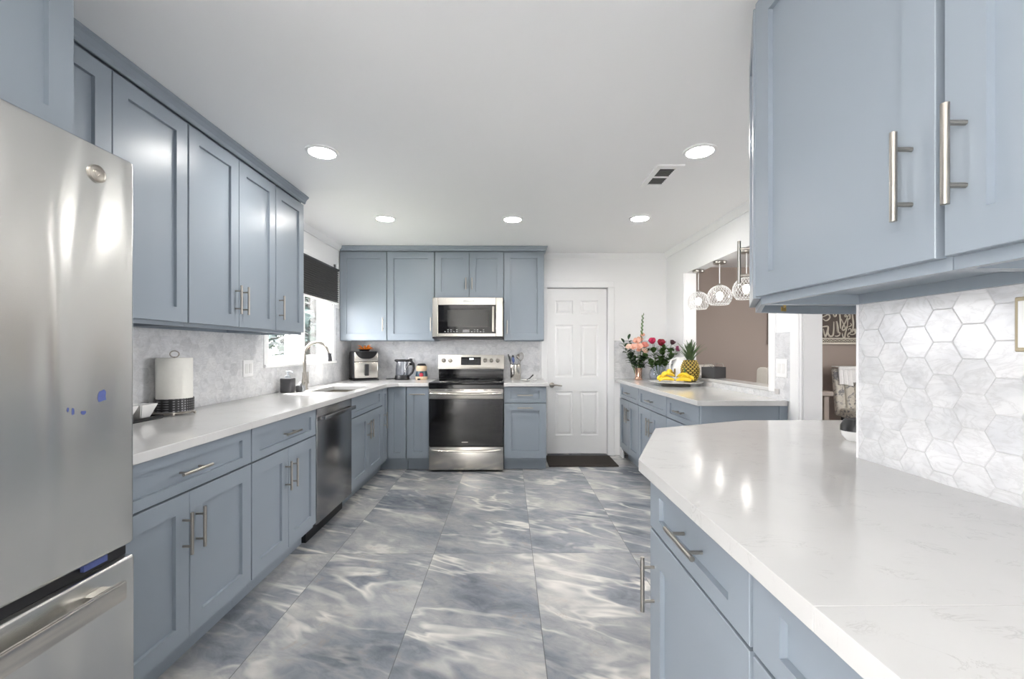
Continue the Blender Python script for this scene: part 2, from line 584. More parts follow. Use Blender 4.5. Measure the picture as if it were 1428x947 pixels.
# right wall: pass-through and doorway
OY0, OY1, OZ0, OZ1 = 3.10, 4.60, 0.955, 2.065
XR2 = 2.0
b = MB()
b.box(XR, OY1, 0, XR2, 5.97, ZC).box(XR, 2.745, 0, XR2, OY0, ZC)
b.box(XR, OY0, 0, XR2, OY1, OZ0).box(XR, OY0, OZ1, XR2, OY1, ZC)
b.box(XR, 1.70, 2.06, XR2, 2.745, ZC)
struct(b.build('wall_right', M['white']), 'white wall with the pass-through opening to the dining room')
# short partition behind the near right cabinets
SX = 1.104
struct(B(SX + 0.008, -2.3, 0, SX + 0.13, 1.362, ZC).build('wall_partition', M['white']), 'short white partition wall beside the near counter')
# dining room and the rear of the house
struct(B(XR2, 5.97, 0, 6.15, 6.1, ZC).build('wall_dining_back', M['brown']), 'taupe brown dining room wall')
b = MB()
b.box(6.05, -2.4, 0, 6.15, 1.4, ZC).box(6.05, 3.0, 0, 6.15, 5.97, ZC).box(6.05, 1.4, 0, 6.15, 3.0, 0.85).box(6.05, 1.4, 2.15, 6.15, 3.0, ZC)  # unseen window gap added to light the dining room
struct(b.build('wall_dining_right', M['brown']))
struct(B(-1.86, -2.4, 0, 6.05, -2.3, ZC).build('wall_rear', M['white']))

# crown moulding on the walls
crown = [(0, 0), (0.012, 0), (0.018, 0.012), (0.036, 0.030), (0.046, 0.046), (0.048, 0.055), (0, 0.055)]
z = ZC - 0.055
struct(MB().sweep(crown, [(XL, YB - 0.345, z), (XL, 3.26, z)][::-1] and [(XL, YB - 0.36, z), (XL, 3.27, z)]).build('trim_1', M['trimw']), 'white crown moulding above the window')
struct(MB().sweep(crown, [(XR, 2.75, z), (XR, YB, z), (0.41, YB, z)]).build('trim_2', M['trimw']), 'white crown moulding above the door and pass-through')

# six-panel door, frame and casing
door = thing('door_1', 'white six panel door with lever handle at back of kitchen', 'door', ((DX0 + DX1) / 2, YB + 0.04, 0))
door['kind'] = 'structure'
dw, dh = DX1 - DX0 - 0.012, DZ - 0.022
def panel_door(w, h):
    t = bmesh.new()
    xs = [-w / 2, -w / 2 + 0.13 * w, -w / 2 + 0.43 * w, -w / 2 + 0.56 * w, -w / 2 + 0.86 * w, w / 2]
    fz = [0.0, 0.11, 0.377, 0.463, 0.78, 0.846, 0.928, 1.0]
    zs = [0.012 + f * h for f in fz]
    V = [[t.verts.new((x, 0, zz)) for zz in zs] for x in xs]
    for i in range(5):
        for j in range(7):
            q = [V[i][j], V[i + 1][j], V[i + 1][j + 1], V[i][j + 1]]
            if i in (1, 3) and j in (1, 3, 5):
                prev = q
                cx = (xs[i] + xs[i + 1]) / 2; cz = (zs[j] + zs[j + 1]) / 2
                for ins, y in ((0.004, 0.006), (0.016, 0.010), (0.020, 0.010), (0.042, 0.003)):
                    ax, az = (xs[i + 1] - xs[i]) / 2 - ins, (zs[j + 1] - zs[j]) / 2 - ins
                    nq = [t.verts.new((cx + sx * ax, y, cz + sz * az)) for sx, sz in ((-1, -1), (1, -1), (1, 1), (-1, 1))]
                    for k in range(4): t.faces.new((prev[k], prev[(k + 1) % 4], nq[(k + 1) % 4], nq[k]))
                    prev = nq
                t.faces.new(prev)
            else:
                t.faces.new(q)
    bot = [[t.verts.new((x, 0.036, zz)) for zz in (zs[0], zs[-1])] for x in (xs[0], xs[-1])]
    t.faces.new((bot[0][0], bot[0][1], bot[1][1], bot[1][0]))
    t.faces.new([V[i][0] for i in range(6)] + [bot[1][0], bot[0][0]])
    t.faces.new([V[i][7] for i in range(6)] + [bot[1][1], bot[0][1]])
    t.faces.new([V[0][j] for j in range(8)] + [bot[0][1], bot[0][0]])
    t.faces.new([V[5][j] for j in range(8)] + [bot[1][1], bot[1][0]])
    bmesh.ops.recalc_face_normals(t, faces=t.faces)
    return MB().add(t)
slab = panel_door(dw, dh).build('door_slab', M['trimw'], door, smooth=False)
hx = -dw / 2 + 0.055
b = MB().lathe([(0, 0), (0.031, 0), (0.029, 0.008), (0.012, 0.012), (0.011, 0.045), (0, 0.045)])
b.xf(Matrix.Translation((hx, 0, 0.83)) @ Matrix.Rotation(PI / 2, 4, 'X'))
b.tube([(hx, -0.045, 0.83), (hx + 0.03, -0.05, 0.834), (hx + 0.07, -0.048, 0.829), (hx + 0.115, -0.045, 0.822)], [0.011, 0.010, 0.009, 0.007], 10)
b.build('lever_handle', M['nickel'], slab)
b = MB()
b.box(DX0 - 0.075, YB - 0.016, 0, DX0, YB - 0.001, DZ + 0.0, 0.004).box(DX1, YB - 0.016, 0, DX1 + 0.075, YB - 0.001, DZ, 0.004)
b.box(DX0 - 0.075, YB - 0.016, DZ, DX1 + 0.075, YB - 0.001, DZ + 0.07, 0.004)
struct(b.build('trim_3', M['trimw']), 'white casing around the panel door')

# pass-through casing and ledge, doorway casing
b = MB()
b.box(XR - 0.014, OY0 - 0.075, OZ0 - 0.0, XR, OY0, OZ1, 0.004)
b.box(XR - 0.014, OY1, 0.99, XR, OY1 + 0.10, OZ1, 0.004)
struct(b.build('trim_4', M['trimw']), 'white casing of the pass-through opening')
struct(B(XR - 0.014, OY0 - 0.0, OZ0, XR2 + 0.04, OY1 + 0.04, OZ0 + 0.028, 0.004).build('trim_5', M['quartz']), 'white stone ledge of the pass-through')
b = MB()
b.box(XR - 0.014, 2.748, 0.0, XR, 2.86, 2.06, 0.003).box(XR - 0.022, 2.762, 0.0, XR - 0.012, 2.80, 2.06, 0.003)
struct(b.build('trim_6', M['trimw']), 'white casing of the dining room doorway')

# window
def bx(o, *a): return o.box(*a, 0.003)
win = thing('window_1', 'white double casement window over the sink', 'window', (XL - 0.1, (WY0 + WY1) / 2, WZ0))
win['kind'] = 'structure'
def wl(y): return y - (WY0 + WY1) / 2
b = MB()
e = 0.045
x0, x1 = -0.03, 0.01
for (ya, yb) in ((WY0, 3.95), (3.97, WY1)):
    ya, yb = wl(ya) + 0.03, wl(yb) - 0.03
    b.box(x0, ya, 0.02, x1, ya + e, 0.94, 0.004).box(x0, yb - e, 0.02, x1, yb, 0.94, 0.004)
    b.box(x0, ya + e, 0.02, x1, yb - e, 0.02 + e, 0.004).box(x0, ya + e, 0.94 - e, x1, yb - e, 0.94, 0.004)
b.build('sash', M['trimw'], win)
b = MB()
b.box(-0.04, wl(WY0), 0, 0.10, wl(WY0) + 0.025, 0.965).box(-0.04, wl(WY1) - 0.025, 0, 0.10, wl(WY1), 0.965)
b.box(-0.04, wl(WY0) + 0.025, 0, 0.10, wl(WY1) - 0.025, 0.018).box(-0.04, wl(WY0) + 0.025, 0.945, 0.10, wl(WY1) - 0.025, 0.965)
b.box(-0.04, wl(3.90), 0.018, 0.085, wl(4.02), 0.945, 0.004)
b.build('window_frame', M['trimw'], win)
for (ya, yb) in ((WY0, 3.95), (3.97, WY1)):
    ya, yb = wl(ya) + 0.07, wl(yb) - 0.07
    B(-0.012, ya, 0.06, -0.008, yb, 0.90).build('pane', M['pane'], win)
    k = (ya + yb) / 2 + 0.14
    b = B(0.012, k - 0.04, 0.019, 0.035, k + 0.04, 0.034, 0.004)
    b.tube([(0.03, k + 0.02, 0.03), (0.045, k + 0.05, 0.045), (0.05, k + 0.10, 0.040)], 0.006, 8)
    b.ball((0.05, k + 0.105, 0.042), 0.010)
    b.build('window_crank', M['trimw'], win)
b = MB()
for (ya, yb, za, zb) in ((WY0 - 0.06, WY0, WZ0 - 0.02, WZ1 + 0.06), (WY1, WY1 + 0.06, WZ0 - 0.02, WZ1 + 0.06)):
    b.box(XL, ya, za, XL + 0.014, yb, zb, 0.003)
b.box(XL, WY0 - 0.06, WZ1 + 0.0, XL + 0.014, WY1 + 0.06, WZ1 + 0.06, 0.003)
b.box(XL, WY0 - 0.06, WZ0 - 0.022, XL + 0.026, WY1 + 0.06, WZ0, 0.003)
struct(b.build('trim_7', M['trimw']), 'white casing of the sink window')

# tile backsplashes
HX = 0.008
def splash(b, name, uv, label): return struct(b.build(name, M['hex'], smooth=False, uv=uv), label)
b = MB()
b.box(XL, 1.2, 0.905, XL + HX, WY0 - 0.061, 1.385)
b.box(XL, WY0 - 0.061, 0.905, XL + HX, WY1 + 0.061, WZ0 - 0.023)
b.box(XL, WY1 + 0.061, 0.905, XL + HX, YB, 1.70)
splash(b, 'wall_tile_left', ('y', 0.02, 0.01), 'white hexagon marble backsplash along the left counter')
splash(B(XL + HX, YB - HX, 0.905, 0.378, YB, 1.42), 'wall_tile_back', ('x', 0.02, 0.01), 'white hexagon marble backsplash behind the range')
splash(B(DX1 + 0.077, YB - HX, 0.905, XR, YB, 1.36), 'wall_tile_corner', ('x', 0.02, 0.03), 'marble backsplash behind the flower vases')
b = MB()
b.box(XR - HX, OY0 - 0.077, 0.905, XR, YB - HX, OZ0 - 0.001).box(XR - HX, 2.862, 0.905, XR, OY0 - 0.077, 1.37)
splash(b, 'wall_tile_right', ('y', 0.0, 0.02), 'marble backsplash below the pass-through')
splash(B(SX, -2.2, 0.905, SX + HX, 1.357, 1.43), 'wall_tile_near', ('y', 0.0635, 0.0235), 'polished hexagon marble backsplash on the near right')
struct(B(SX - 0.003, 1.3575, 0.905, SX + 0.02, 1.3635, 1.43).build('trim_8', M['trimw']), 'white edge strip of the near backsplash')
struct(B(0.3785, YB - 0.012, 0.905, 0.385, YB, 1.36).build('trim_9', M['trimw']), 'white edge strip of the back backsplash')


# ------------------------------------------------------------------ cabinets
HL = 0.16
def add_handle(parent, kind, x, z, L=HL):
    b = MB()
    s = 0.035
    h = L / 2
    if kind == 'v':
        b.cyl((x, -s, z - h), (x, -s, z + h), 0.0062, 14)
        for q in (-0.31, 0.31): b.cyl((x, -s, z + q * L), (x, 0.0005, z + q * L), 0.0045, 10)
    else:
        b.cyl((x - h, -s, z), (x + h, -s, z), 0.0062, 14)
        for q in (-0.31, 0.31): b.cyl((x + q * L, -s, z), (x + q * L, 0.0005, z), 0.0045, 10)
    return b.build('handle', M['nickel'], parent)


def front(cab, name, x0, x1, z0, z1, handle=None, fw=0.068, fh=None, L=HL):
    o = MB().shaker(x0, x1, z0, z1, 0.0, 0.0205, fw, fh).build(name, M['cab'], cab, smooth=False)
    if handle: add_handle(o, handle[0], handle[1], handle[2], L)
    return o


G = 0.0045          # half of the reveal between fronts
def base_cab(label, loc, rot, w, depth, fronts, toe=True, sink=False):
    c = thing('base_cabinet', label, 'cabinet', loc, rot, 'base cabinets')
    if sink:
        b = B(0.0006, 0.0215, 0.105, w - 0.0006, depth, 0.125)
        b.box(0.0006, 0.0215, 0.125, 0.0186, depth, 0.8735).box(w - 0.0186, 0.0215, 0.125, w - 0.0006, depth, 0.8735)
        b.box(0.0186, 0.0215, 0.125, w - 0.0186, 0.0395, 0.8735)
    else:
        b = B(0.0006, 0.0215, 0.105, w - 0.0006, depth, 0.8735)
    b.build('body', M['cab'], c, smooth=False)
    if toe: B(0.0006, 0.095, 0.0, w - 0.0006, 0.115, 0.1045).build('toe_kick', M['cab'], c, smooth=False)
    for f in fronts: front(c, *f)
    return c


def upper_cab(label, loc, rot, w, depth, z0, z1, fronts, name='wall_cabinet', hinges=(), rail=0.018, L=HL):
    """fronts z is relative to nothing: world heights"""
    c = thing(name, label, 'cabinet', (loc[0], loc[1], z0), rot, 'wall cabinets')
    h = z1 - z0
    b = MB()
    b.box(0.0006, 0.0215, 0.03, w - 0.0006, depth, h)
    b.box(0.0006, 0.0215, 0.0, w - 0.0006, 0.0395, 0.0299)
    b.box(0.0006, depth - 0.016, 0.0, w - 0.0006, depth, 0.0299)
    b.box(0.0006, 0.0396, 0.0, 0.0166, depth - 0.0161, 0.0299)
    b.box(w - 0.0166, 0.0396, 0.0, w - 0.0006, depth - 0.0161, 0.0299)
    b.build('body', M['cab'], c, smooth=False)
    for f in fronts:
        nm, x0, x1, a, t, hd = f
        front(c, nm, x0, x1, a - z0, t - z0, (hd[0], hd[1], hd[2] - z0) if hd else None, L=L)
    for (hx_, hy_) in hinges:
        B(hx_ - 0.014, hy_, 0.006, hx_ + 0.014, hy_ + 0.008, 0.026, 0.002).build('hinge', M['brass'], c)
    return c


Z1, Z2, Z3, Z4 = 0.135, 0.698, 0.706, 0.868      # door bottom/top, drawer bottom/top
def door_pair(w, hz=0.55, drawer=True, dh=True):
    m = w / 2
    fs = [('door', G, m - G / 2, Z1, Z2, ('v', m - 0.035, hz)), ('door', m + G / 2, w - G, Z1, Z2, ('v', m + 0.035, hz))]
    if drawer: fs.append(('drawer', G, w - G, Z3, Z4, ('h', w / 2, 0.785) if dh else None, 0.068, 0.04))
    return fs

XB = -1.24
L90 = PI / 2
base_cab('blue-grey base cabinet next to the fridge, widest drawer', (XB, 1.292, 0), L90, 0.816, 0.61, door_pair(0.816))
base_cab('blue-grey base cabinet between fridge-side cabinet and dishwasher', (XB, 2.108, 0), L90, 0.705, 0.61, door_pair(0.705))
base_cab('blue-grey sink base cabinet with false drawer and two doors', (XB, 3.441, 0), L90, 0.842, 0.61, door_pair(0.842, dh=False), sink=True)
# corner cabinet: an L with a folding door
YF = 4.47
cc = thing('base_cabinet', 'blue-grey corner base cabinet with folding door beside the sink cabinet', 'cabinet', (XB, YF, 0), 0, 'base cabinets')
MB().prism([(-0.61, 0.66), (-0.61, -0.186), (-0.0215, -0.186), (-0.0215, 0.0215), (0.187, 0.0215), (0.187, 0.66)], 0.105, 0.8735).build('body', M['cab'], cc, smooth=False)
MB().prism([(-0.115, -0.186), (-0.095, -0.186), (-0.095, 0.095), (0.187, 0.095), (0.187, 0.115), (-0.115, 0.115)], 0, 0.1045).build('toe_kick', M['cab'], cc, smooth=False)
o = MB().shaker(-0.184, -0.004, Z1, Z4, 0.0, 0.0205, 0.058).xf(Matrix.Rotation(PI / 2, 4, 'Z')).build('door', M['cab'], cc, smooth=False)
b = MB(); b.cyl((0.035, -0.135, 0.47), (0.035, -0.135, 0.63), 0.0062, 14)
for q in (0.50, 0.60): b.cyl((0.035, -0.135, q), (-0.0005, -0.135, q), 0.0045, 10)
b.build('handle', M['nickel'], o)
front(cc, 'door', 0.004, 0.185, Z1, Z4, None, 0.058)
base_cab('narrow blue-grey pull-out base cabinet left of the range', (-1.05, YF, 0), 0, 0.235, 0.66, [('door', 0.008, 0.233, Z1, Z4, ('h', 0.12, 0.795), 0.068)])
base_cab('blue-grey base cabinet right of the range beside the door', (-0.046, YF, 0), 0, 0.441, 0.66,
         [('drawer', G, 0.439, Z3, Z4, ('h', 0.22, 0.785), 0.068, 0.04), ('door', G, 0.439, Z1, Z2, ('h', 0.22, 0.655), 0.072)])
# right peninsula, faces the room (-x); local x runs towards the viewer
XP = 1.29
R90 = -PI / 2
base_cab('blue-grey base cabinet under the flowers, nearest the panel door', (XP, 5.00, 0), R90, 0.71, 0.585, door_pair(0.71))
base_cab('blue-grey base cabinet in the middle of the run under the fruit stand', (XP, 4.288, 0), R90, 0.758, 0.585, door_pair(0.758))
pen = base_cab('blue-grey end cabinet of the run below the pass-through', (XP, 3.528, 0), R90, 0.608, 0.585, door_pair(0.608))
b = B(0.6085, 0.004, 0.0, 0.628, 0.585, 0.8735)
b.box(0.628, 0.004, 0.0, 0.634, 0.075, 0.8735, 0.001).box(0.628, 0.53, 0.0, 0.634, 0.585, 0.8735, 0.001)
b.build('end_panel', M['cab'], pen, smooth=False)
struct(B(XP + 0.03, 5.004, 0.0, XP + 0.05, YB - 0.001, 0.8735).build('trim_10', M['trimw']), 'white filler board beside the end cabinet')
# near right
XN = 0.43
base_cab('near blue-grey base cabinet with drawer under the big white counter', (XN, 1.314, 0), R90, 0.546, 0.67,
         [('drawer', G, 0.544, 0.72, Z4, ('h', 0.305, 0.80), 0.075, 0.04), ('door', G, 0.544, Z1, 0.712, ('v', 0.04, 0.56), 0.085)])
base_cab('nearest blue-grey base cabinet at the bottom right edge', (XN, 0.764, 0), R90, 0.80, 0.67,
         [('drawer', G, 0.798, 0.72, Z4, ('h', 0.40, 0.80), 0.075, 0.04), ('door', G, 0.399, Z1, 0.712, ('v', 0.36, 0.56), 0.075), ('door', 0.401, 0.798, Z1, 0.712, ('v', 0.44, 0.56), 0.075)])
dg = thing('base_cabinet', 'angled blue-grey end cabinet under the clipped counter corner', 'cabinet', (0.45, 1.33, 0), 0, 'base cabinets')
def loc2(poly, o): return [(x - o[0], y - o[1]) for x, y in poly]
pb = [(0.462, 1.318), (0.668, 1.805), (1.15, 2.035), (1.66, 2.035), (1.66, 1.40), (1.10, 1.39), (1.10, 1.318)]
MB().prism(loc2(pb, (0.45, 1.33)), 0.105, 0.8735).build('body', M['cab'], dg, smooth=False)
pk = [(0.54, 1.33), (0.735, 1.765), (1.16, 1.965), (1.60, 1.965), (1.60, 1.41), (1.10, 1.40), (1.10, 1.33)]
MB().prism(loc2(pk, (0.45, 1.33)), 0.0, 0.1045).build('toe_kick', M['cab'], dg, smooth=False)
def diag_front(parent, p0, p1, org, z0, z1, name, hz, off, zb=0.0, fw=0.068, fh=None, hk='v'):
    """a shaker front standing between plan points p0 (left end as seen from the front) and p1"""
    d = Vector((p1[0] - p0[0], p1[1] - p0[1]))
    w = d.length; a = math.atan2(d.y, d.x)
    m = Matrix.Translation((p0[0] - org[0], p0[1] - org[1], zb)) @ Matrix.Rotation(a, 4, 'Z')
    o = MB().shaker(0.004, w - 0.004, z0, z1, -0.021, 0.0205, fw, fh).xf(m).build(name, M['cab'], parent, smooth=False)
    bb = MB()
    y = -0.021
    if hk == 'v':
        bb.cyl((off, y - 0.035, hz - 0.08), (off, y - 0.035, hz + 0.08), 0.0062, 14)
        for q in (-0.05, 0.05): bb.cyl((off, y - 0.035, hz + q), (off, y + 0.0005, hz + q), 0.0045, 10)
    else:
        bb.cyl((off - 0.08, y - 0.035, hz), (off + 0.08, y - 0.035, hz), 0.0062, 14)
        for q in (-0.05, 0.05): bb.cyl((off + q, y - 0.035, hz), (off + q, y + 0.0005, hz), 0.0045, 10)
    bb.xf(m).build('handle', M['nickel'], o)
    return o
diag_front(dg, pb[1], pb[0], (0.45, 1.33), Z1, Z4, 'door', 0.56, 0.05)
diag_front(dg, pb[2], pb[1], (0.45, 1.33), Z1, Z4, 'door', 0.56, 0.45)

# wall cabinets, left run
XU = -1.525
UZ0, UZT, UD = 1.362, 2.328, 1.38
def upair(w, z0, z1, hz, L=None):
    m = w / 2
    return [('door', G, m - G / 2, z0, z1, ('v', m - 0.034, hz)), ('door', m + G / 2, w - G, z0, z1, ('v', m + 0.034, hz))]
upper_cab('tall blue-grey double wall cabinet just right of the fridge', (XU, 1.288), L90, 0.794, 0.327, UZ0, ZC - 0.012, upair(0.794, UD, UZT, 1.53))
upper_cab('blue-grey double wall cabinet above the paper towel', (XU, 2.083), L90, 0.778, 0.327, UZ0, ZC - 0.012, upair(0.778, UD, UZT, 1.53))
upper_cab('blue-grey single wall cabinet beside the window', (XU, 2.862), L90, 0.391, 0.327, UZ0, ZC - 0.012, [('door', G, 0.391 - G, UD, UZT, ('v', 0.04, 1.53))])
# back run
YU = 4.78
upper_cab('blue-grey wall cabinet above the air fryer in the corner', (-1.858, YU), 0, 0.523, 0.35, 1.35, ZC - 0.012, [('door', 0.012, 0.523 - G, 1.358, UZT, ('v', 0.486, 1.53))], L=0.15)
upper_cab('blue-grey wall cabinet left of the microwave above the kettle', (-1.334, YU), 0, 0.523, 0.35, 1.35, ZC - 0.012, [('door', G, 0.523 - G, 1.358, UZT, ('v', 0.486, 1.53))], L=0.15)
upper_cab('short blue-grey double cabinet above the microwave', (-0.81, YU), 0, 0.76, 0.35, 1.82, ZC - 0.012, upair(0.76, 1.824, UZT, 1.975), L=0.13)
upper_cab('blue-grey wall cabinet right of the microwave near the door', (-0.049, YU), 0, 0.445, 0.35, 1.35, ZC - 0.012, [('door', G, 0.445 - G, 1.358, UZT, ('v', 0.036, 1.50))], L=0.15)
# over the fridge
upper_cab('deep blue-grey cabinet above the fridge', (-1.22, 0.33), L90, 0.91, 0.637, 1.812, ZC - 0.012, upair(0.905, 1.83, UZT, 1.95))
# near right run
XW = 0.77
upper_cab('large blue-grey wall cabinet over the near counter, door with low handle', (XW, 1.352), R90, 0.587, 0.333, 1.392, ZC - 0.012,
          [('door', 0.006, 0.576, 1.415, UZT, ('v', 0.53, 1.58))], hinges=((0.09, 0.040),), L=0.17)
upper_cab('blue-grey wall cabinet cut off by the right edge of the picture', (XW, 0.764), R90, 0.80, 0.333, 1.392, ZC - 0.012,
          [('door', 0.004, 0.399, 1.415, UZT, ('v', 0.04, 1.58)), ('door', 0.402, 0.797, 1.415, UZT, ('v', 0.76, 1.58))], L=0.17)
ue = thing('wall_cabinet', 'angled blue-grey end wall cabinet hanging over the counter corner', 'cabinet', (0.80, 1.36, 1.392), 0, 'wall cabinets')
pu = [(0.792, 1.3535), (0.945, 1.650), (1.185, 1.715), (1.39, 1.715), (1.39, 1.40), (1.15, 1.366), (1.102, 1.3535)]
pui = [(0.815, 1.3695), (0.957, 1.633), (1.188, 1.698), (1.372, 1.698), (1.372, 1.415), (1.15, 1.384), (1.10, 1.3695)]
hh = ZC - 0.012 - 1.392
b = MB().prism(loc2(pu, (0.8, 1.36)), 0.030, hh)
b.prism(loc2(pu, (0.8, 1.36)), 0.0, 0.0299, holes=[loc2(pui, (0.8, 1.36))])
b.build('body', M['cab'], ue, smooth=False)
diag_front(ue, pu[1], pu[0], (0.8, 1.36), 0.02, UZT - 1.392, 'door', 0.19, 0.045)
for (hx_, hy_, a) in ((0.96, 1.50, 1.1), (1.06, 1.665, 0.26)):
    m = Matrix.Translation((hx_ - 0.8, hy_ - 1.36, 0.016)) @ Matrix.Rotation(a, 4, 'Z')
    MB().box(-0.014, -0.004, -0.010, 0.014, 0.004, 0.010, 0.002).xf(m).build('hinge', M['brass'], ue)

# cabinet crown strips
ccrown = [(0, 0), (0.008, 0), (0.012, 0.006), (0.014, 0.018), (0.026, 0.034), (0.036, 0.042), (0.038, 0.0515), (0, 0.0515)]
z = ZC - 0.053
def crown_piece(path, label):
    struct(MB().sweep(ccrown, path).build('trim_11', M['cab'], smooth=False), label)
crown_piece([(XU + 0.0, 3.253, z), (XU, 1.25, z)], 'blue-grey crown strip on the left wall cabinets')
b = MB().sweep(ccrown, [(-1.858, YU - 0.0, z), (0.396, YU - 0.0, z), (0.396, YB, z)][::-1])
struct(b.build('trim_12', M['cab'], smooth=False), 'blue-grey crown strip on the back wall cabinets')

# ------------------------------------------------------------------ counters and sink
ZT0, ZT1 = 0.8745, 0.910
SK = (-1.64, 3.52, -1.31, 4.10)
hole = [(SK[0], SK[1]), (SK[2], SK[1]), (SK[2], SK[3]), (SK[0], SK[3])]
XCE, YCE = -1.215, 4.44
ct = [(XL + HX + 0.001, 1.275), (XCE, 1.275), (XCE, YCE - 0.09), (XCE + 0.09, YCE), (-0.816, YCE), (-0.816, YB - HX - 0.001), (XL + HX + 0.001, YB - HX - 0.001)]
tag(MB().prism(ct, ZT0, ZT1, 0.003, [hole]).build('countertop', M['quartz'], smooth=False), 'long L-shaped white quartz countertop with the sink cut-out', 'countertop', 'quartz countertops')
tag(MB().prism([(-0.044, YCE), (0.412, YCE), (0.412, YB - 0.017), (0.376, YB - 0.017), (0.376, YB - HX - 0.001), (-0.044, YB - HX - 0.001)], ZT0, ZT1, 0.003).build('countertop', M['quartz'], smooth=False), 'small white quartz countertop right of the range', 'countertop', 'quartz countertops')
tag(MB().prism([(1.262, 2.885), (XR - HX - 0.001, 2.885), (XR - HX - 0.001, YB - HX - 0.001), (1.262, YB - HX - 0.001)], ZT0, ZT1, 0.003).build('countertop', M['quartz'], smooth=False), 'white quartz countertop below the pass-through holding flowers and fruit', 'countertop', 'quartz countertops')
near = tag(MB().prism([(0.405, 0.5725), (SX - 0.001, 0.5725), (SX - 0.001, 1.368), (1.72, 1.368), (1.72, 2.085), (1.139, 2.088), (0.637, 1.875), (0.405, 1.345)], ZT0, ZT1, 0.001).build('countertop', M['quartz'], smooth=False), 'big white quartz countertop with clipped corners in the right foreground', 'countertop', 'quartz countertops')
tag(MB().prism([(0.405, -0.9), (SX - 0.001, -0.9), (SX - 0.001, 0.5722), (0.405, 0.5722)], ZT0, ZT1, 0.001).build('countertop', M['quartz'], smooth=False), 'white quartz slab beyond the seam at the bottom right corner', 'countertop', 'quartz countertops')

sk = thing('kitchen_sink', 'steel undermount sink sunk into the counter below the window', 'sink', ((SK[0] + SK[2]) / 2, (SK[1] + SK[3]) / 2, 0.68))
b = MB()
hx_, hy_ = (SK[2] - SK[0]) / 2 + 0.008, (SK[3] - SK[1]) / 2 + 0.008
t = 0.004
zt = ZT0 - 0.68 - 0.001
b.box(-hx_, -hy_, 0, hx_, hy_, t)
b.box(-hx_, -hy_, t, -hx_ + t, hy_, zt).box(hx_ - t, -hy_, t, hx_, hy_, zt)
b.box(-hx_ + t, -hy_, t, hx_ - t, -hy_ + t, zt).box(-hx_ + t, hy_ - t, t, hx_ - t, hy_, zt)
b.build('basin', M['steel'], sk, smooth=False)
MB().lathe([(0, 0), (0.045, 0), (0.045, 0.004), (0.03, 0.003), (0, 0.001)], (0, 0, t)).build('drain', M['nickel'], sk)

# faucet
fa = thing('kitchen_faucet', 'brushed nickel gooseneck faucet behind the sink', 'faucet', (-1.745, 3.735, ZT1))
MB().lathe([(0, 0), (0.030, 0), (0.030, 0.008), (0.024, 0.012), (0.024, 0.085), (0.020, 0.09), (0.017, 0.15), (0, 0.15)]).build('faucet_body', M['nickel'], fa)
pts = [(0, 0, 0.14), (0, 0, 0.30)]
R = 0.104
for k in range(1, 13):
    a = PI - PI * k / 12 * 0.93
    pts.append((R + R * math.cos(a), -0.01 * k / 12, 0.30 + R * math.sin(a)))
pts.append((pts[-1][0] + 0.012, pts[-1][1], pts[-1][2] - 0.045))
MB().tube(pts, 0.0125, 14).build('spout', M['nickel'], fa)
e = Vector(pts[-1])
MB().tube([e + Vector((-0.003, 0, 0.035)), e + Vector((0.0, 0, 0.0)), e + Vector((0.004, 0, -0.035))], [0.0145, 0.0155, 0.0165], 14).build('spray_head', M['darkgrey'], fa)
b = MB()
b.cyl((0, 0, 0.055), (0.012, -0.052, 0.055), 0.011, 12).cyl((0.012, -0.05, 0.05), (0.012, -0.052, 0.15), 0.0055, 10)
b.build('lever_handle', M['nickel'], fa)
b = MB()
b.cyl((0, 0, 0.055), (0.004, 0.055, 0.055), 0.010, 12).cyl((0.004, 0.055, 0.045), (0.004, 0.055, 0.15), 0.0055, 10)
b.build('lever_handle', M['nickel'], fa)

# ------------------------------------------------------------------ appliances
# fridge: front faces +x; local x along +y of the room
FW = 0.915
fr = thing('refrigerator', 'tall stainless steel bottom-freezer refrigerator at the left edge', 'refrigerator', (-1.07, 1.254 - FW, 0), L90)
B(0.004, 0.075, 0.012, FW - 0.004, 0.775, 1.775, 0.004).build('cabinet', M['darkgrey'], fr)
def bowed(x0, x1, z0, z1, y0, th, r=0.012):
    return B(x0, y0, z0, x1, y0 + th, z1, r, 3)
fd = bowed(0, FW, 0.70, 1.785, 0, 0.072).build('door', M['fridge'], fr, ang=0.9)
bd = MB().lathe([(0, 0.008), (0.010, 0.0085), (0.0175, 0.0075), (0.0195, 0.0065), (0.0205, 0.009), (0.0225, 0.0085), (0.023, 0.0), (0, 0.0)], n=36)
for k in range(2):
    bd.tube([(0.003 + 0.008 * math.cos(a) * (1 if k else -1) - (0.003 if k else 0.009), 0.009 * math.sin(a) , 0.0088) for a in [q * 0.45 for q in range(11)]], 0.0011, 6)
bd.xf(Matrix.Translation((FW - 0.116, 0.0005, 1.708)) @ Matrix.Rotation(PI / 2, 4, 'X') @ Matrix.Diagonal((1, 1, 0.5, 1))).build('badge', M['nickel'], fd)
dz = bowed(0, FW, 0.09, 0.668, 0, 0.072, 0.008).build('freezer_drawer', M['fridge'], fr, ang=0.9)
b = MB()
b.box(0.085, -0.052, 0.585, FW - 0.085, -0.036, 0.635, 0.004, 2)
for q in (0.10, FW - 0.10 - 0.05): b.box(q, -0.037, 0.595, q + 0.05, 0.001, 0.628, 0.004)
b.build('handle', M['steel'], dz)
B(0.004, 0.03, 0.012, FW - 0.004, 0.072, 0.085).build('toe_grille', M['black'], fr)
B(0.006, 0.022, 0.669, FW - 0.006, 0.072, 0.699).build('gasket', M['black'], fr)
B(FW - 0.14, 0.010, 0.683, FW - 0.075, 0.020, 0.6985).build('film_scrap', M['blue'], fr)
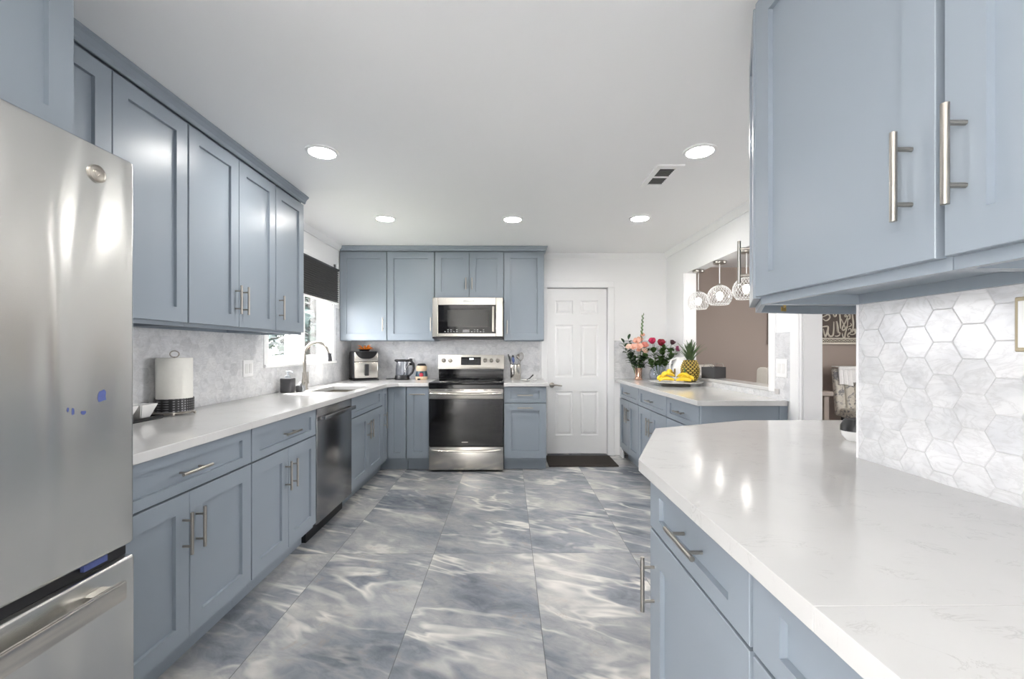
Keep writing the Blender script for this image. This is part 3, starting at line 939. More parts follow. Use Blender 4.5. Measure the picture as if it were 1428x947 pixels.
def scrap(cx, cz, w, h, seed):
    random.seed(seed)
    t = bmesh.new()
    n = 11
    vs = []
    for k in range(n):
        a = 2 * PI * k / n; q = random.uniform(0.65, 1.1)
        vs.append((cx + w / 2 * q * math.cos(a), cz + h / 2 * q * math.sin(a)))
    m = MB().prism(vs, 0, 0.0012)
    return m.xf(Matrix(((1, 0, 0, 0), (0, 0, -1, 0.0003), (0, 1, 0, 0), (0, 0, 0, 1))))
for cx, cz, w, h, sd in ((FW - 0.102, 1.128, 0.026, 0.038, 1), (FW - 0.152, 1.092, 0.012, 0.012, 2), (FW - 0.178, 1.098, 0.006, 0.020, 3), (FW - 0.190, 1.105, 0.004, 0.013, 4)):
    scrap(cx, cz, w, h, sd).build('film_scrap', M['blue'], fd)

# dishwasher
dwt = thing('dishwasher', 'dark stainless dishwasher between the left base cabinets', 'dishwasher', (XB, 2.816, 0), L90)
DWW = 0.622
B(0.003, 0.03, 0.105, DWW - 0.003, 0.60, 0.868).build('cabinet', M['darkgrey'], dwt)
dd = B(0.002, -0.004, 0.118, DWW - 0.002, 0.0299, 0.866, 0.004, 2).build('door', M['dsteel'], dwt)
b = MB()
b.box(0.035, -0.052, 0.79, DWW - 0.035, -0.034, 0.818, 0.005, 2)
for q in (0.04, DWW - 0.065): b.box(q, -0.035, 0.793, q + 0.025, -0.003, 0.815, 0.003)
b.build('handle', M['dsteel'], dd)
B(0.003, 0.07, 0.0, DWW - 0.003, 0.11, 0.1045).build('toe_kick', M['black'], dwt)

# range: front faces -y, local origin at left front floor corner
rg = thing('range', 'stainless steel electric range with black glass oven door', 'stove', (-0.812, 4.44, 0))
RW = 0.764
B(0.004, 0.045, 0.02, RW - 0.004, 0.66, 0.895).build('body', M['darkgrey'], rg)
b = B(0, 0.0, 0.8955, RW, 0.60, 0.917, 0.003, 2)
b.build('cooktop', M['blackglass'], rg)
bn = MB()
for (cx, cy, r) in ((0.20, 0.17, 0.10), (0.57, 0.17, 0.115), (0.20, 0.44, 0.075), (0.57, 0.44, 0.09), (0.385, 0.30, 0.05)):
    bn.lathe([(r - 0.0025, 0), (r, 0), (r, 0.0006), (r - 0.0025, 0.0006), (r - 0.0025, 0)], (cx, cy, 0.9171), 40)
bn.build('burner_ring', M['darkgrey'], rg)
B(0, 0.004, 0.852, RW, 0.044, 0.8945, 0.003).build('front_rail', M['blackglass'], rg)
vt = MB()
for (xa, xb) in ((0.02, 0.16), (0.19, 0.24), (0.28, 0.36), (0.42, 0.50), (0.56, 0.60), (0.64, 0.74)):
    vt.box(xa, -0.0012, 0.836, xb, 0.004, 0.842)
od = B(0.002, 0.0, 0.748, RW - 0.002, 0.044, 0.850, 0.003, 2).build('oven_door', M['steel'], rg)
vt.build('vent_slot', M['dark'], od)
B(0.002, 0.002, 0.262, RW - 0.002, 0.044, 0.7475, 0.003).build('door_glass', M['blackglass'], od)
B(0.11, 0.0005, 0.33, RW - 0.11, 0.0018, 0.68, 0.0).build('oven_window', plain('smoked_glass', (0.008, 0.008, 0.008), 0.08), od)
b = B(0.335, -0.0002, 0.302, 0.40, 0.0018, 0.310)
b.build('badge', M['steel'], od)
b = MB()
pts = [(RW / 2 + (RW / 2 - 0.02) * math.sin(q), -0.012 - 0.048 * math.cos(q) ** 0.6, 0.808 - 0.006 * math.cos(q)) for q in [(-1 + 2 * k / 24) * PI / 2 * 0.97 for k in range(25)]]
b.tube(pts, [0.010] + [0.0125] * 23 + [0.010], 12)
b.build('handle', M['steel'], od)
dr = B(0.002, 0.0, 0.022, RW - 0.002, 0.044, 0.2555, 0.003, 2).build('storage_drawer', M['steel'], rg)
pts = [(RW / 2 + (RW / 2 - 0.03) * math.sin(q), -0.004 - 0.030 * max(0, math.cos(q)) ** 0.6, 0.228 - 0.010 * math.cos(q)) for q in [(-1 + 2 * k / 24) * PI / 2 for k in range(25)]]
MB().tube(pts, [0.006] + [0.0095] * 23 + [0.006], 10).build('handle', M['steel'], dr)
# backguard
B(0.008, 0.585, 0.9175, RW - 0.008, 0.66, 1.030, 0.003).build('backguard', M['blackglass'], rg)
b = MB()
for zz in (0.955, 1.0): b.box(0.008, 0.578, zz, RW - 0.008, 0.5845, zz + 0.012, 0.003)
b.build('backguard_ridge', M['blackglass'], rg)
t = bmesh.new()
pr = [(0.575, 1.031), (0.66, 1.031), (0.66, 1.192), (0.612, 1.192), (0.582, 1.052)]
cp = MB()
for x in (0.0, RW):
    pass
vsA = [t.verts.new((0.0, y, zz)) for y, zz in pr]; vsB = [t.verts.new((RW, y, zz)) for y, zz in pr]
t.faces.new(vsA); t.faces.new(vsB[::-1])
for k in range(5): t.faces.new((vsA[k], vsA[(k + 1) % 5], vsB[(k + 1) % 5], vsB[k]))
bmesh.ops.recalc_face_normals(t, faces=t.faces)
pn = MB().add(t).build('control_panel', M['steel'], rg, smooth=False)
sl = math.atan2(0.03, 0.14)
def on_panel(x, f):       # a point of the slanted panel face
    return Matrix.Translation((x, 0.582 + 0.03 * f, 1.052 + 0.14 * f)) @ Matrix.Rotation(-sl, 4, 'X')
for x in (0.067, 0.142, 0.545, 0.618, 0.690):
    k = MB().lathe([(0, 0.0), (0.024, 0.0), (0.024, 0.006), (0.020, 0.010), (0.018, 0.026), (0.014, 0.030), (0, 0.030)], n=24)
    k.box(-0.004, -0.018, 0.026, 0.004, 0.018, 0.036, 0.002)
    k.xf(on_panel(x, 0.53) @ Matrix.Rotation(PI / 2, 4, 'X')).build('knob', M['nickel'], pn)
dsp = MB().box(0.265, -0.002, -0.048, 0.495, 0.0005, 0.045, 0.001).xf(on_panel(0, 0.5)).build('display', M['blackglass'], pn)
b = MB()
for i in range(9):
    for j in range(4):
        if j == 3 and i in (3, 4, 5): continue
        x = 0.278 + i * 0.024
        b.box(x, -0.0026, -0.038 + j * 0.018, x + 0.012, -0.0019, -0.0345 + j * 0.018)
b.xf(on_panel(0, 0.5)).build('key_print', plain('grey_print', (0.35, 0.36, 0.38), 0.5), dsp)
b = MB()
for x in (0.362, 0.374, 0.388, 0.400):       # lit clock digits as plain bars
    b.box(x, -0.0027, 0.014, x + 0.0016, -0.0019, 0.032).box(x + 0.0075, -0.0027, 0.014, x + 0.009, -0.0019, 0.032)
    for zz in (0.014, 0.0225, 0.031): b.box(x + 0.0016, -0.0027, zz, x + 0.0075, -0.0019, zz + 0.0014)
b.xf(on_panel(0, 0.5)).build('clock_digits', glow('display_glow', (0.8, 0.9, 1.0), 2.0), dsp)

# microwave
mw = thing('microwave', 'stainless over-the-range microwave with black glass door', 'microwave', (-0.822, 4.70, 1.372))
MWW, MWH = 0.764, 0.446
B(0.006, 0.036, 0.02, MWW - 0.006, 0.425, MWH - 0.002).build('body', M['darkgrey'], mw)
B(0.0, 0.004, 0.0, MWW, 0.425, 0.0195, 0.002).build('vent_base', M['black'], mw)
b = MB()
b.box(0, 0, 0.022, 0.062, 0.035, MWH, 0.004).box(MWW - 0.075, 0, 0.022, MWW, 0.035, MWH, 0.004)
b.box(0.062, 0, 0.022, MWW - 0.075, 0.035, 0.058, 0.003).box(0.062, 0, 0.365, MWW - 0.075, 0.035, MWH, 0.003)
md = b.build('door', M['steel'], mw)
B(0.0625, 0.006, 0.0585, MWW - 0.0755, 0.035, 0.3645).build('door_glass', M['blackglass'], md)
B(0.165, 0.0045, 0.130, 0.605, 0.0062, 0.31).build('view_window', plain('mesh_glass', (0.028, 0.028, 0.028), 0.12), md)
b = MB().tube([(0.715 - 0.055, -0.038, 0.075), (0.715 - 0.055, -0.042, 0.21), (0.715 - 0.055, -0.038, 0.345)], 0.012, 14)
for zz in (0.085, 0.335): b.cyl((0.66, -0.038, zz), (0.66, 0.007, zz), 0.010, 12)
b.build('handle', M['nickel'], md)
B(0.335, -0.002, 0.392, 0.455, 0.001, 0.416, 0.001).build('badge', plain('pale_badge', (0.75, 0.75, 0.74), 0.3), md)
b = MB()
for i in range(14):
    if i in (5, 6): continue
    for j in range(2 if i % 3 else 1): b.box(0.13 + i * 0.032, 0.0052, 0.072 + j * 0.02, 0.146 + i * 0.032, 0.0062, 0.079 + j * 0.02)
b.box(0.33, 0.005, 0.070, 0.40, 0.0062, 0.098)
b.build('key_print', plain('pale_print', (0.30, 0.30, 0.30), 0.5), md)

# ------------------------------------------------------------------ lamps, vent, blind, plates
LP = [(-1.068, 2.50, 'left recessed light nearest the fridge side'), (1.095, 2.47, 'right recessed light beside the ceiling vent'),
      (-1.064, 3.76, 'left recessed light of the far row near the window cabinets'), (0.039, 3.77, 'middle recessed light of the far row'), (1.135, 3.73, 'right recessed light of the far row near the pass-through'),
      (-0.45, 0.75, 'added recessed light out of view above the camera'),
      (-0.9, -1.1, 'added recessed light out of view at the rear left'), (0.45, -1.1, 'added recessed light out of view at the rear right'),  # this pair and the lamp above the camera are unseen, added for light
      (4.7, 4.3, 'added unseen recessed light above the floral chair'), (4.7, 2.4, 'added unseen recessed light in the dining room rear')]  # both dining lamps are out of view, added to brighten that room
for x, y, lab in LP:
    t = thing('ceiling_light', 'round white ' + lab, 'light', (x, y, ZC - 0.008), 0, 'recessed ceiling lights')
    MB().lathe([(0.072, -0.001), (0.074, -0.004), (0.090, 0.002), (0.092, 0.0075), (0.072, 0.0075), (0.072, -0.001)], n=40).build('trim_ring', M['trimw'], t)
    MB().lathe([(0, -0.002), (0.05, -0.0015), (0.0715, 0.0), (0.0715, 0.004), (0, 0.004)], n=36).build('diffuser', M['lamp'], t)

vn = thing('ceiling_vent', 'white ceiling register with dark louvres beside a recessed light', 'vent', (1.00, 2.83, ZC - 0.012))
b = MB()
for (xa, ya, xb, yb) in ((-0.085, -0.18, -0.05, 0.18), (0.045, -0.18, 0.085, 0.18), (-0.05, -0.18, 0.045, -0.13), (-0.05, 0.13, 0.045, 0.18), (-0.05, -0.012, 0.045, 0.012)):
    b.box(xa, ya, 0, xb, yb, 0.0115, 0.002)
b.build('frame', M['trimw'], vn)
B(-0.05, -0.13, 0.008, 0.045, 0.13, 0.0115).build('backing', M['dark'], vn)
b = MB()
for k in range(12):
    y = -0.125 + k * 0.0215
    if abs(y) < 0.014: continue
    b.box(-0.05, y, 0.002, 0.045, y + 0.004, 0.0075)
b.build('louvre', plain('grey_louvre', (0.16, 0.16, 0.16), 0.6), vn)

bl = thing('window_shade', 'charcoal cellular shade half drawn over the sink window', 'blind', (XL + 0.014, 3.99, 1.735))
t = bmesh.new()
ny = 2
prof = []
for k in range(34): prof.append((0.010 + (0.020 if k % 2 else 0.0), 0.018 + k * 0.0103))
A = [t.verts.new((x, -0.70, zz)) for x, zz in prof]; Bv = [t.verts.new((x, 0.685, zz)) for x, zz in prof]
A2 = [t.verts.new((0.006, -0.70, zz)) for x, zz in prof]; B2 = [t.verts.new((0.006, 0.685, zz)) for x, zz in prof]
for k in range(33):
    t.faces.new((A[k], A[k + 1], Bv[k + 1], Bv[k])); t.faces.new((A2[k], B2[k], B2[k + 1], A2[k + 1]))
    t.faces.new((A[k], A2[k], A2[k + 1], A[k + 1])); t.faces.new((Bv[k], Bv[k + 1], B2[k + 1], B2[k]))
t.faces.new((A[0], Bv[0], B2[0], A2[0])); t.faces.new((A[-1], A2[-1], B2[-1], Bv[-1]))
bmesh.ops.recalc_face_normals(t, faces=t.faces)
MB().add(t).build('shade_cloth', M['blind'], bl, smooth=False)
B(0.003, -0.705, 0.0, 0.027, 0.69, 0.0175, 0.003).build('bottom_rail', M['trimw'], bl)
B(0.003, -0.705, 0.358, 0.034, 0.69, 0.376, 0.003).build('head_rail', M['darkgrey'], bl)

def plate(name, label, cat, origin, mtx, w, h, mat, slots=2, inner=None):
    o = thing(name, label, cat, origin)
    B(-w / 2, -0.006, -h / 2, w / 2, 0.0, h / 2, 0.002).xf(mtx).build('cover_plate', mat, o)
    n = slots
    for k in range(n):
        cx = (k - (n - 1) / 2) * 0.046
        B(cx - 0.016, -0.0085, -0.033, cx + 0.016, -0.0061, 0.033, 0.001).xf(mtx).build('rocker' if name == 'light_switch' else 'receptacle', inner or mat, o)
    return o
toR = Matrix.Rotation(PI / 2, 4, 'Z')      # plate faces +x
toL = Matrix.Rotation(-PI / 2, 4, 'Z')     # plate faces -x
I4 = Matrix.Identity(4)
plate('light_switch', 'white double switch plate on the left marble backsplash', 'switch', (XL + HX, 3.10, 1.118), toR, 0.118, 0.118, M['trimw'], 2, M['porc'])
plate('light_switch', 'white double switch plate below the pass-through corner', 'switch', (XR - HX, 2.95, 1.125), toL, 0.118, 0.125, M['trimw'], 2, M['porc'])
plate('wall_outlet', 'white wall outlet behind the kettle with two black plugs', 'outlet', (-1.145, YB - HX, 1.105), I4, 0.075, 0.118, M['trimw'], 1, M['porc'])
plate('wall_outlet', 'bronze framed outlet at the right edge on the near backsplash', 'outlet', (SX, 0.895, 1.305), toL, 0.075, 0.118, plain('bronze_plate', (0.42, 0.36, 0.25), 0.35, 0.6), 0)
bo = bpy.data.objects['wall_outlet.001']
B(-0.029, -0.0085, -0.05, 0.029, -0.0061, 0.05, 0.001).xf(toL).build('receptacle', M['porc'], bo)
plate('wall_outlet', 'small grey outlet lying sideways low on the right marble strip', 'outlet', (XR - HX, 3.00, 0.962), toL @ Matrix.Rotation(PI / 2, 4, 'Y'), 0.036, 0.05, plain('grey_plate', (0.55, 0.53, 0.52), 0.4), 0)
for k, zz in ((0, 1.135), (1, 1.085)):
    o = thing('power_plug', ['upper', 'lower'][k] + ' black plug in the outlet behind the kettle', 'plug', (-1.145, YB - HX - 0.009, zz), 0, 'plugs behind the kettle')
    B(-0.016, -0.03, -0.014, 0.016, 0.0, 0.014, 0.005, 2).build('plug_body', M['black'], o)
    b = MB().tube([(0, -0.025, -0.005), (-0.02, -0.035, -0.02), (-0.05, -0.03, -0.06), (-0.07, -0.02, -0.12 + 0.01 * k), (-0.09, -0.02, zz * 0 - (zz - ZT1) + 0.006)], 0.0032, 8)
    b.build('cable', M['black'], o)
o = tag(MB().tube([(-1.42, 5.06, ZT1 + 0.004), (-1.38, 5.10, ZT1 + 0.004), (-1.32, 5.115, ZT1 + 0.004), (-1.29, 5.10, ZT1 + 0.004)], 0.004, 8).build('appliance_lead', M['black']), 'black lead lying along the wall between air fryer and kettle', 'cable')

# ------------------------------------------------------------------ pendants in the pass-through
for y, lab in ((4.41, 'clear cut glass globe pendant farthest in the pass-through'), (3.965, 'clear cut glass globe pendant in the middle of the pass-through'), (3.515, 'clear cut glass globe pendant nearest, partly behind the cabinet')):
    p = thing('pendant_light', lab, 'light', (1.94, y, OZ1), 0, 'glass globe pendants')
    MB().lathe([(0, -0.001), (0.056, -0.001), (0.058, -0.006), (0.055, -0.024), (0.045, -0.027), (0, -0.027)], n=28).build('canopy', M['nickel'], p)
    MB().cyl((0, 0, -0.025), (0, 0, -0.225), 0.0042, 8).build('cord', M['trimw'], p)
    MB().lathe([(0, -0.205), (0.012, -0.207), (0.022, -0.222), (0.026, -0.232), (0.0, -0.232)], n=20).build('socket_cap', M['nickel'], p)
    zc, r = -0.326, 0.105
    prof = [(r * math.sin(a), zc + r * math.cos(a)) for a in [0.24 + q * (2.33 - 0.24) / 14 for q in range(15)]]
    prof += [(q[0] - 0.003, q[1]) for q in prof[::-1]]
    sh = MB().lathe(prof, n=36).build('globe', clear_glass('globe_glass', (0.97, 0.97, 0.97), 1.6), p)
    b = MB()
    nn = 22
    for dirn in (1, -1):
        for k in range(nn):
            pts = []
            for q in range(9):
                a = 0.26 + q * (2.32 - 0.26) / 8
                ph = 2 * PI * k / nn + dirn * q * 0.16
                pts.append((r * math.sin(a) * math.cos(ph), r * math.sin(a) * math.sin(ph), zc + r * math.cos(a)))
            b.tube(pts, 0.0013, 4)
    rr = r * math.sin(2.33); zz = zc + r * math.cos(2.33)
    b.tube([(rr * math.cos(2 * PI * k / 36), rr * math.sin(2 * PI * k / 36), zz) for k in range(36)], 0.0025, 6, closed=True)
    b.build('cut_pattern', plain('frosted_cut', (0.85, 0.85, 0.85), 0.3), sh)
    MB().ball((0, 0, zc + 0.01), 0.030, (1, 1, 1.15)).build('bulb', M['bulb'], p)

# ------------------------------------------------------------------ left counter things
tr = thing('serving_tray', 'dark low tray with white bowls on the left counter', 'tray', (-1.785, 1.96, ZT1))
b = B(-0.064, -0.22, 0.0, 0.064, 0.22, 0.008, 0.003)
for (xa, ya, xb, yb) in ((-0.064, -0.22, -0.058, 0.22), (0.058, -0.22, 0.064, 0.22), (-0.058, -0.22, 0.058, -0.214), (-0.058, 0.214, 0.058, 0.22)): b.box(xa, ya, 0.008, xb, yb, 0.018, 0.001)
b.build('tray_body', M['black'], tr)
def square_bowl(label, x, y):
    t = bmesh.new()
    R = []
    for s_, z_ in ((0.027, 0), (0.027, 0.0), (0.051, 0.068), (0.047, 0.068), (0.024, 0.008)):
        R.append([t.verts.new((sx * s_, sy * s_, z_)) for sx, sy in ((-1, -1), (1, -1), (1, 1), (-1, 1))])
    for A_, B_ in zip(R[1:], R[2:]):
        for k in range(4): t.faces.new((A_[k], A_[(k + 1) % 4], B_[(k + 1) % 4], B_[k]))
    t.faces.new(R[1]); t.faces.new(R[-1])
    for v in R[0]: t.verts.remove(v)
    bmesh.ops.bevel(t, geom=[e for e in t.edges], offset=0.004, segments=2, affect='EDGES')
    bmesh.ops.recalc_face_normals(t, faces=t.faces)
    for v in t.verts: v.co += Vector((x, y, ZT1 + 0.009))
    return tag(MB().add(t).build('bowl', M['porc']), label, 'bowl', 'square bowls on the tray')
square_bowl('white square bowl on the tray, nearer the fridge', -1.785, 2.005)
square_bowl('white square bowl on the tray, nearer the paper towel', -1.785, 2.118)
pt = thing('paper_towel_holder', 'paper towel holder with dark mesh band on the left counter', 'towel holder', (-1.757, 2.30, ZT1))
b = MB()
b.tube([(0.086 * math.cos(2 * PI * k / 32), 0.086 * math.sin(2 * PI * k / 32), 0.014) for k in range(32)], 0.004, 8, closed=True)
for k in range(4):
    a = 0.6 + k * PI / 2
    b.ball((0.086 * math.cos(a), 0.086 * math.sin(a), 0.008), 0.008)
b.tube([(-0.086, 0, 0.014), (0, 0, 0.014), (0.086, 0, 0.014)], 0.004, 8)
b.cyl((0, 0, 0.014), (0, 0, 0.305), 0.004, 10)
b.tube([(0.017 * math.cos(a) * 0.8, 0.017 * math.cos(a) * 0.8, 0.318 + 0.017 * math.sin(a)) for a in [2 * PI * k / 20 for k in range(20)]], 0.003, 8, closed=True)
b.build('wire_frame', M['nickel'], pt)
a = N('dark_wire_mesh')
ws = a.sep(a.uv())
wv = a.math('MULTIPLY', a.math('SINE', a.math('MULTIPLY', a.math('ADD', ws[0], ws[1]), 250.0)), a.math('SINE', a.math('MULTIPLY', a.math('SUBTRACT', ws[0], ws[1]), 250.0)))
a.base(a.ramp(wv, [(0.45, (0.03, 0.03, 0.032)), (0.6, (0.22, 0.22, 0.23))]), 0.4, 0.3)
MB().lathe([(0.083, 0.022), (0.085, 0.022), (0.085, 0.088), (0.083, 0.088), (0.083, 0.022)], n=40).build('mesh_band', a.m, pt, uv=('y', 0, 0))
MB().lathe([(0.022, 0.02), (0.077, 0.02), (0.079, 0.03), (0.079, 0.292), (0.077, 0.298), (0.022, 0.298), (0.022, 0.02)], n=40).build('paper_roll', M['paper'], pt)
bk = tag(B(-1.846, 2.186, ZT1, -1.815, 2.212, ZT1 + 0.075, 0.004).build('knife_block', M['black']), 'small dark block against the tile behind the paper towel', 'block')

sd = thing('soap_dispenser', 'black square soap dispenser with clear pump by the window', 'soap dispenser', (-1.765, 3.49, ZT1))
B(-0.045, -0.04, 0, 0.045, 0.04, 0.115, 0.008, 2).build('bottle', M['darkgrey'], sd)
b = MB().lathe([(0, 0.115), (0.020, 0.115), (0.020, 0.135), (0.008, 0.138), (0.008, 0.16), (0.013, 0.162), (0.013, 0.172), (0, 0.172)], n=18)
b.tube([(0, 0, 0.167), (0.03, -0.01, 0.168), (0.045, -0.013, 0.160)], 0.005, 8)
b.build('pump', plain('clear_grey_pump', (0.55, 0.58, 0.62), 0.15), sd)
sp = thing('sponge_holder', 'small black sponge holder figure leaning on the soap dispenser', 'sponge holder', (-1.69, 3.535, ZT1))
b = B(-0.022, -0.03, 0, 0.022, 0.03, 0.05, 0.006, 2)
b.build('cup', M['darkgrey'], sp)
b = MB().tube([(0.0, -0.02, 0.05), (0.005, 0, 0.072), (0.0, 0.02, 0.05)], 0.010, 10)
b.tube([(0.026, -0.012, 0.052), (0.032, -0.012, 0.03), (0.030, -0.012, 0.004)], 0.007, 8).tube([(0.026, 0.014, 0.052), (0.032, 0.014, 0.03), (0.030, 0.014, 0.004)], 0.007, 8)
b.build('brush', plain('grey_bristle', (0.30, 0.31, 0.33), 0.5), sp)

# ------------------------------------------------------------------ back counter things
af = thing('air_fryer', 'air fryer with steel front and black control panel in the corner', 'air fryer', (-1.645, 4.955, ZT1), 0.50)
B(-0.135, -0.145, 0.018, 0.135, 0.145, 0.325, 0.022, 3).build('housing', M['darkgrey'], af)
B(-0.138, -0.148, 0.0, 0.138, 0.148, 0.0175, 0.004).build('base', M['black'], af)
b = B(-0.126, -0.162, 0.028, 0.126, -0.146, 0.205, 0.008, 3)
bas = b.build('basket', M['steel'], af)
b = B(-0.022, -0.195, 0.055, 0.022, -0.163, 0.185, 0.008, 2)
b.build('handle', M['black'], bas)
B(-0.126, -0.160, 0.209, 0.126, -0.146, 0.318, 0.008, 3).build('front_panel', M['steel'], af)
t = [(-0.118, 0.320)] + [(-0.118 + 0.236 * k / 16, 0.240 + 0.072 * (abs(k / 8 - 1)) ** 3.2) for k in range(17)] + [(0.118, 0.320)]
m = Matrix(((1, 0, 0, 0), (0, 0, -1, -0.1605), (0, 1, 0, 0), (0, 0, 0, 1)))
MB().prism(t, 0.0, 0.004).xf(m).build('touch_panel', M['blackglass'], af)

od_ = thing('orange_flower_dish', 'black dish of orange artificial leaves on top of the air fryer', 'decoration', (-1.64, 4.965, ZT1 + 0.3255))
MB().lathe([(0, 0), (0.05, 0), (0.065, 0.02), (0.062, 0.02), (0.048, 0.006), (0, 0.005)]).build('dish', M['black'], od_)
b = MB()
random.seed(5)
for k in range(22):
    a_ = random.uniform(0, 2 * PI); L_ = random.uniform(0.05, 0.10); h_ = random.uniform(0.03, 0.075)
    b.tube([(0.01 * math.cos(a_), 0.01 * math.sin(a_), 0.008), (L_ * 0.6 * math.cos(a_), L_ * 0.6 * math.sin(a_), h_ * 0.9), (L_ * math.cos(a_), L_ * math.sin(a_), h_)], [0.004, 0.008, 0.001], 6)
b.build('orange_leaf', M['orange'], od_)

kt = thing('electric_kettle', 'glass electric kettle with black base, lid and handle', 'kettle', (-1.215, 4.98, ZT1))
MB().lathe([(0, 0), (0.082, 0), (0.085, 0.006), (0.083, 0.022), (0.076, 0.05), (0, 0.05)]).build('base', M['black'], kt)
MB().lathe([(0.074, 0.0505), (0.074, 0.11), (0.066, 0.205), (0.063, 0.205), (0.071, 0.11), (0.071, 0.0505), (0.074, 0.0505)], n=32).build('glass_jug', clear_glass('kettle_glass', (0.93, 0.94, 0.96), 1.5), kt)
b = MB().lathe([(0.069, 0.2055), (0.069, 0.222), (0.05, 0.232), (0, 0.234), (0, 0.2055)], n=28)
b.tube([(-0.05, 0, 0.215), (-0.085, 0, 0.222)], [0.022, 0.010], 10)
b.build('lid', M['black'], kt)
b = MB().tube([(0.06, 0, 0.222), (0.10, 0, 0.215), (0.128, 0, 0.18), (0.132, 0, 0.13), (0.115, 0, 0.08), (0.078, 0, 0.042)], [0.012, 0.014, 0.014, 0.014, 0.013, 0.012], 10)
b.build('handle', M['black'], kt)

jr = thing('ceramic_jar', 'small painted ceramic jar with dark lid beside the range', 'jar', (-0.995, 4.99, ZT1))
MB().lathe([(0, 0), (0.062, 0), (0.070, 0.02), (0.066, 0.06), (0.056, 0.098), (0.060, 0.115), (0.062, 0.14), (0.054, 0.158), (0, 0.158)]).build('jar_body', plain('cream_glaze', (0.66, 0.50, 0.34), 0.25, var=0.08), jr)
MB().lathe([(0.0665, 0.035), (0.0672, 0.05), (0.0585, 0.096), (0.0575, 0.096), (0.0655, 0.05), (0.0650, 0.035), (0.0665, 0.035)], (0, 0, 0.0)).xf(Matrix.Scale(1.025, 4)).build('painted_band', plain('teal_glaze', (0.03, 0.06, 0.085), 0.25, var=0.4, sc=25), jr)
MB().ball((0.008, -0.062, 0.056), 0.024, (1, 0.45, 1)).build('painted_spot', plain('red_glaze', (0.42, 0.03, 0.05), 0.25), jr)
MB().lathe([(0.054, 0.1585), (0.054, 0.166), (0.040, 0.182), (0, 0.186), (0, 0.1585)]).build('lid', M['black'], jr)
b = B(-0.035, -0.078, 0.0, 0.0, -0.055, 0.016, 0.006, 2)
b.build('painted_foot', M['black'], jr)

cr = tag(MB().lathe([(0, 0), (0.058, 0), (0.060, 0.004), (0.060, 0.172), (0.063, 0.176), (0.060, 0.178), (0.057, 0.172), (0.056, 0.006), (0, 0.005)], (0.085, 4.95, ZT1)).build('utensil_crock', M['steel']), 'tall steel canister holding cooking utensils right of the range', 'canister')
def utensil(kind, x, y, tx, ty, L_, mat, label):
    o = thing('cooking_' + kind, label, kind, (x, y, ZT1 + 0.008), 0, 'utensils in the steel canister')
    d = Vector((tx, ty, 1)).normalized()
    e_ = d * L_
    b = MB().tube([(0, 0, 0), d * (L_ * 0.72)], 0.004, 8)
    b.build('grip', mat, o)
    q = d.to_track_quat('Z', 'Y').to_matrix().to_4x4()
    c = d * (L_ * 0.86)
    m_ = Matrix.Translation(c) @ q
    if kind == 'spoon': hb = MB().ball((0, 0, 0), 0.03, (0.75, 0.28, 1.15))
    elif kind == 'spatula': hb = MB().box(-0.03, -0.003, -0.042, 0.03, 0.003, 0.042, 0.0028)
    elif kind == 'ladle': hb = MB().lathe([(0, -0.03), (0.02, -0.025), (0.033, 0.0), (0.031, 0.0), (0.018, -0.022), (0, -0.027)]).xf(Matrix.Rotation(PI / 2, 4, 'X'))
    else:
        hb = MB()
        for k in range(5):
            a_ = k * PI / 5
            hb.tube([(0.028 * math.sin(t_) * math.cos(a_), 0.028 * math.sin(t_) * math.sin(a_), -0.05 * math.cos(t_)) for t_ in [q_ * 2 * PI / 16 for q_ in range(16)]], 0.0015, 5, closed=True)
    hb.xf(m_).build('head', mat, o)
ux, uy = 0.085, 4.95
utensil('spatula', ux - 0.02, uy, -0.22, -0.05, 0.29, M['black'], 'black spatula leaning left in the canister')
utensil('spoon', ux - 0.01, uy + 0.02, -0.08, 0.05, 0.28, M['darkgrey'], 'dark spoon upright at the left of the canister')
utensil('ladle', ux + 0.01, uy - 0.01, 0.10, -0.03, 0.30, M['nickel'], 'steel ladle leaning right in the canister')
utensil('whisk', ux + 0.02, uy + 0.01, 0.16, 0.06, 0.30, M['nickel'], 'steel wire whisk at the right of the canister')
utensil('spoon', ux, uy - 0.02, -0.13, -0.12, 0.26, plain('blue_handle', (0.10, 0.14, 0.30), 0.35), 'blue spoon at the front left of the canister')
sr = tag(MB().lathe([(0, 0), (0.035, 0), (0.06, 0.012), (0.058, 0.014), (0.034, 0.004), (0, 0.004)], (0.19, 4.75, ZT1)).build('spoon_rest', M['porc']), 'shallow white spoon rest on the small counter', 'spoon rest')
s2 = thing('serving_spoon', 'steel spoon with black handle lying on the spoon rest', 'spoon', (0.19, 4.75, ZT1 + 0.006))
MB().ball((-0.01, 0, 0.004), 0.022, (1.2, 0.8, 0.18)).build('spoon_bowl', M['nickel'], s2)
MB().tube([(0.012, 0, 0.005), (0.05, 0.0, 0.028), (0.085, 0.0, 0.062)], [0.004, 0.006, 0.008], 8).build('handle', M['black'], s2)
tag(MB().lathe([(0, 0), (0.024, 0), (0.026, 0.004), (0.028, 0.065), (0.0265, 0.065), (0.0245, 0.005), (0, 0.004)], (0.295, 4.78, ZT1)).build('drinking_glass', M['glass']), 'small clear glass beside the spoon rest', 'glass')

# ------------------------------------------------------------------ flowers, fruit and the ledge
VP = Vector((1.475, 4.90, ZT1))
tag(MB().lathe([(0, 0), (0.040, 0), (0.043, 0.006), (0.037, 0.05), (0.042, 0.12), (0.046, 0.135), (0.0435, 0.135), (0.039, 0.12), (0.034, 0.05), (0.038, 0.010), (0, 0.008)], VP).build('flower_vase', M['rosegold']), 'small rose gold vase holding the peach flowers', 'vase')

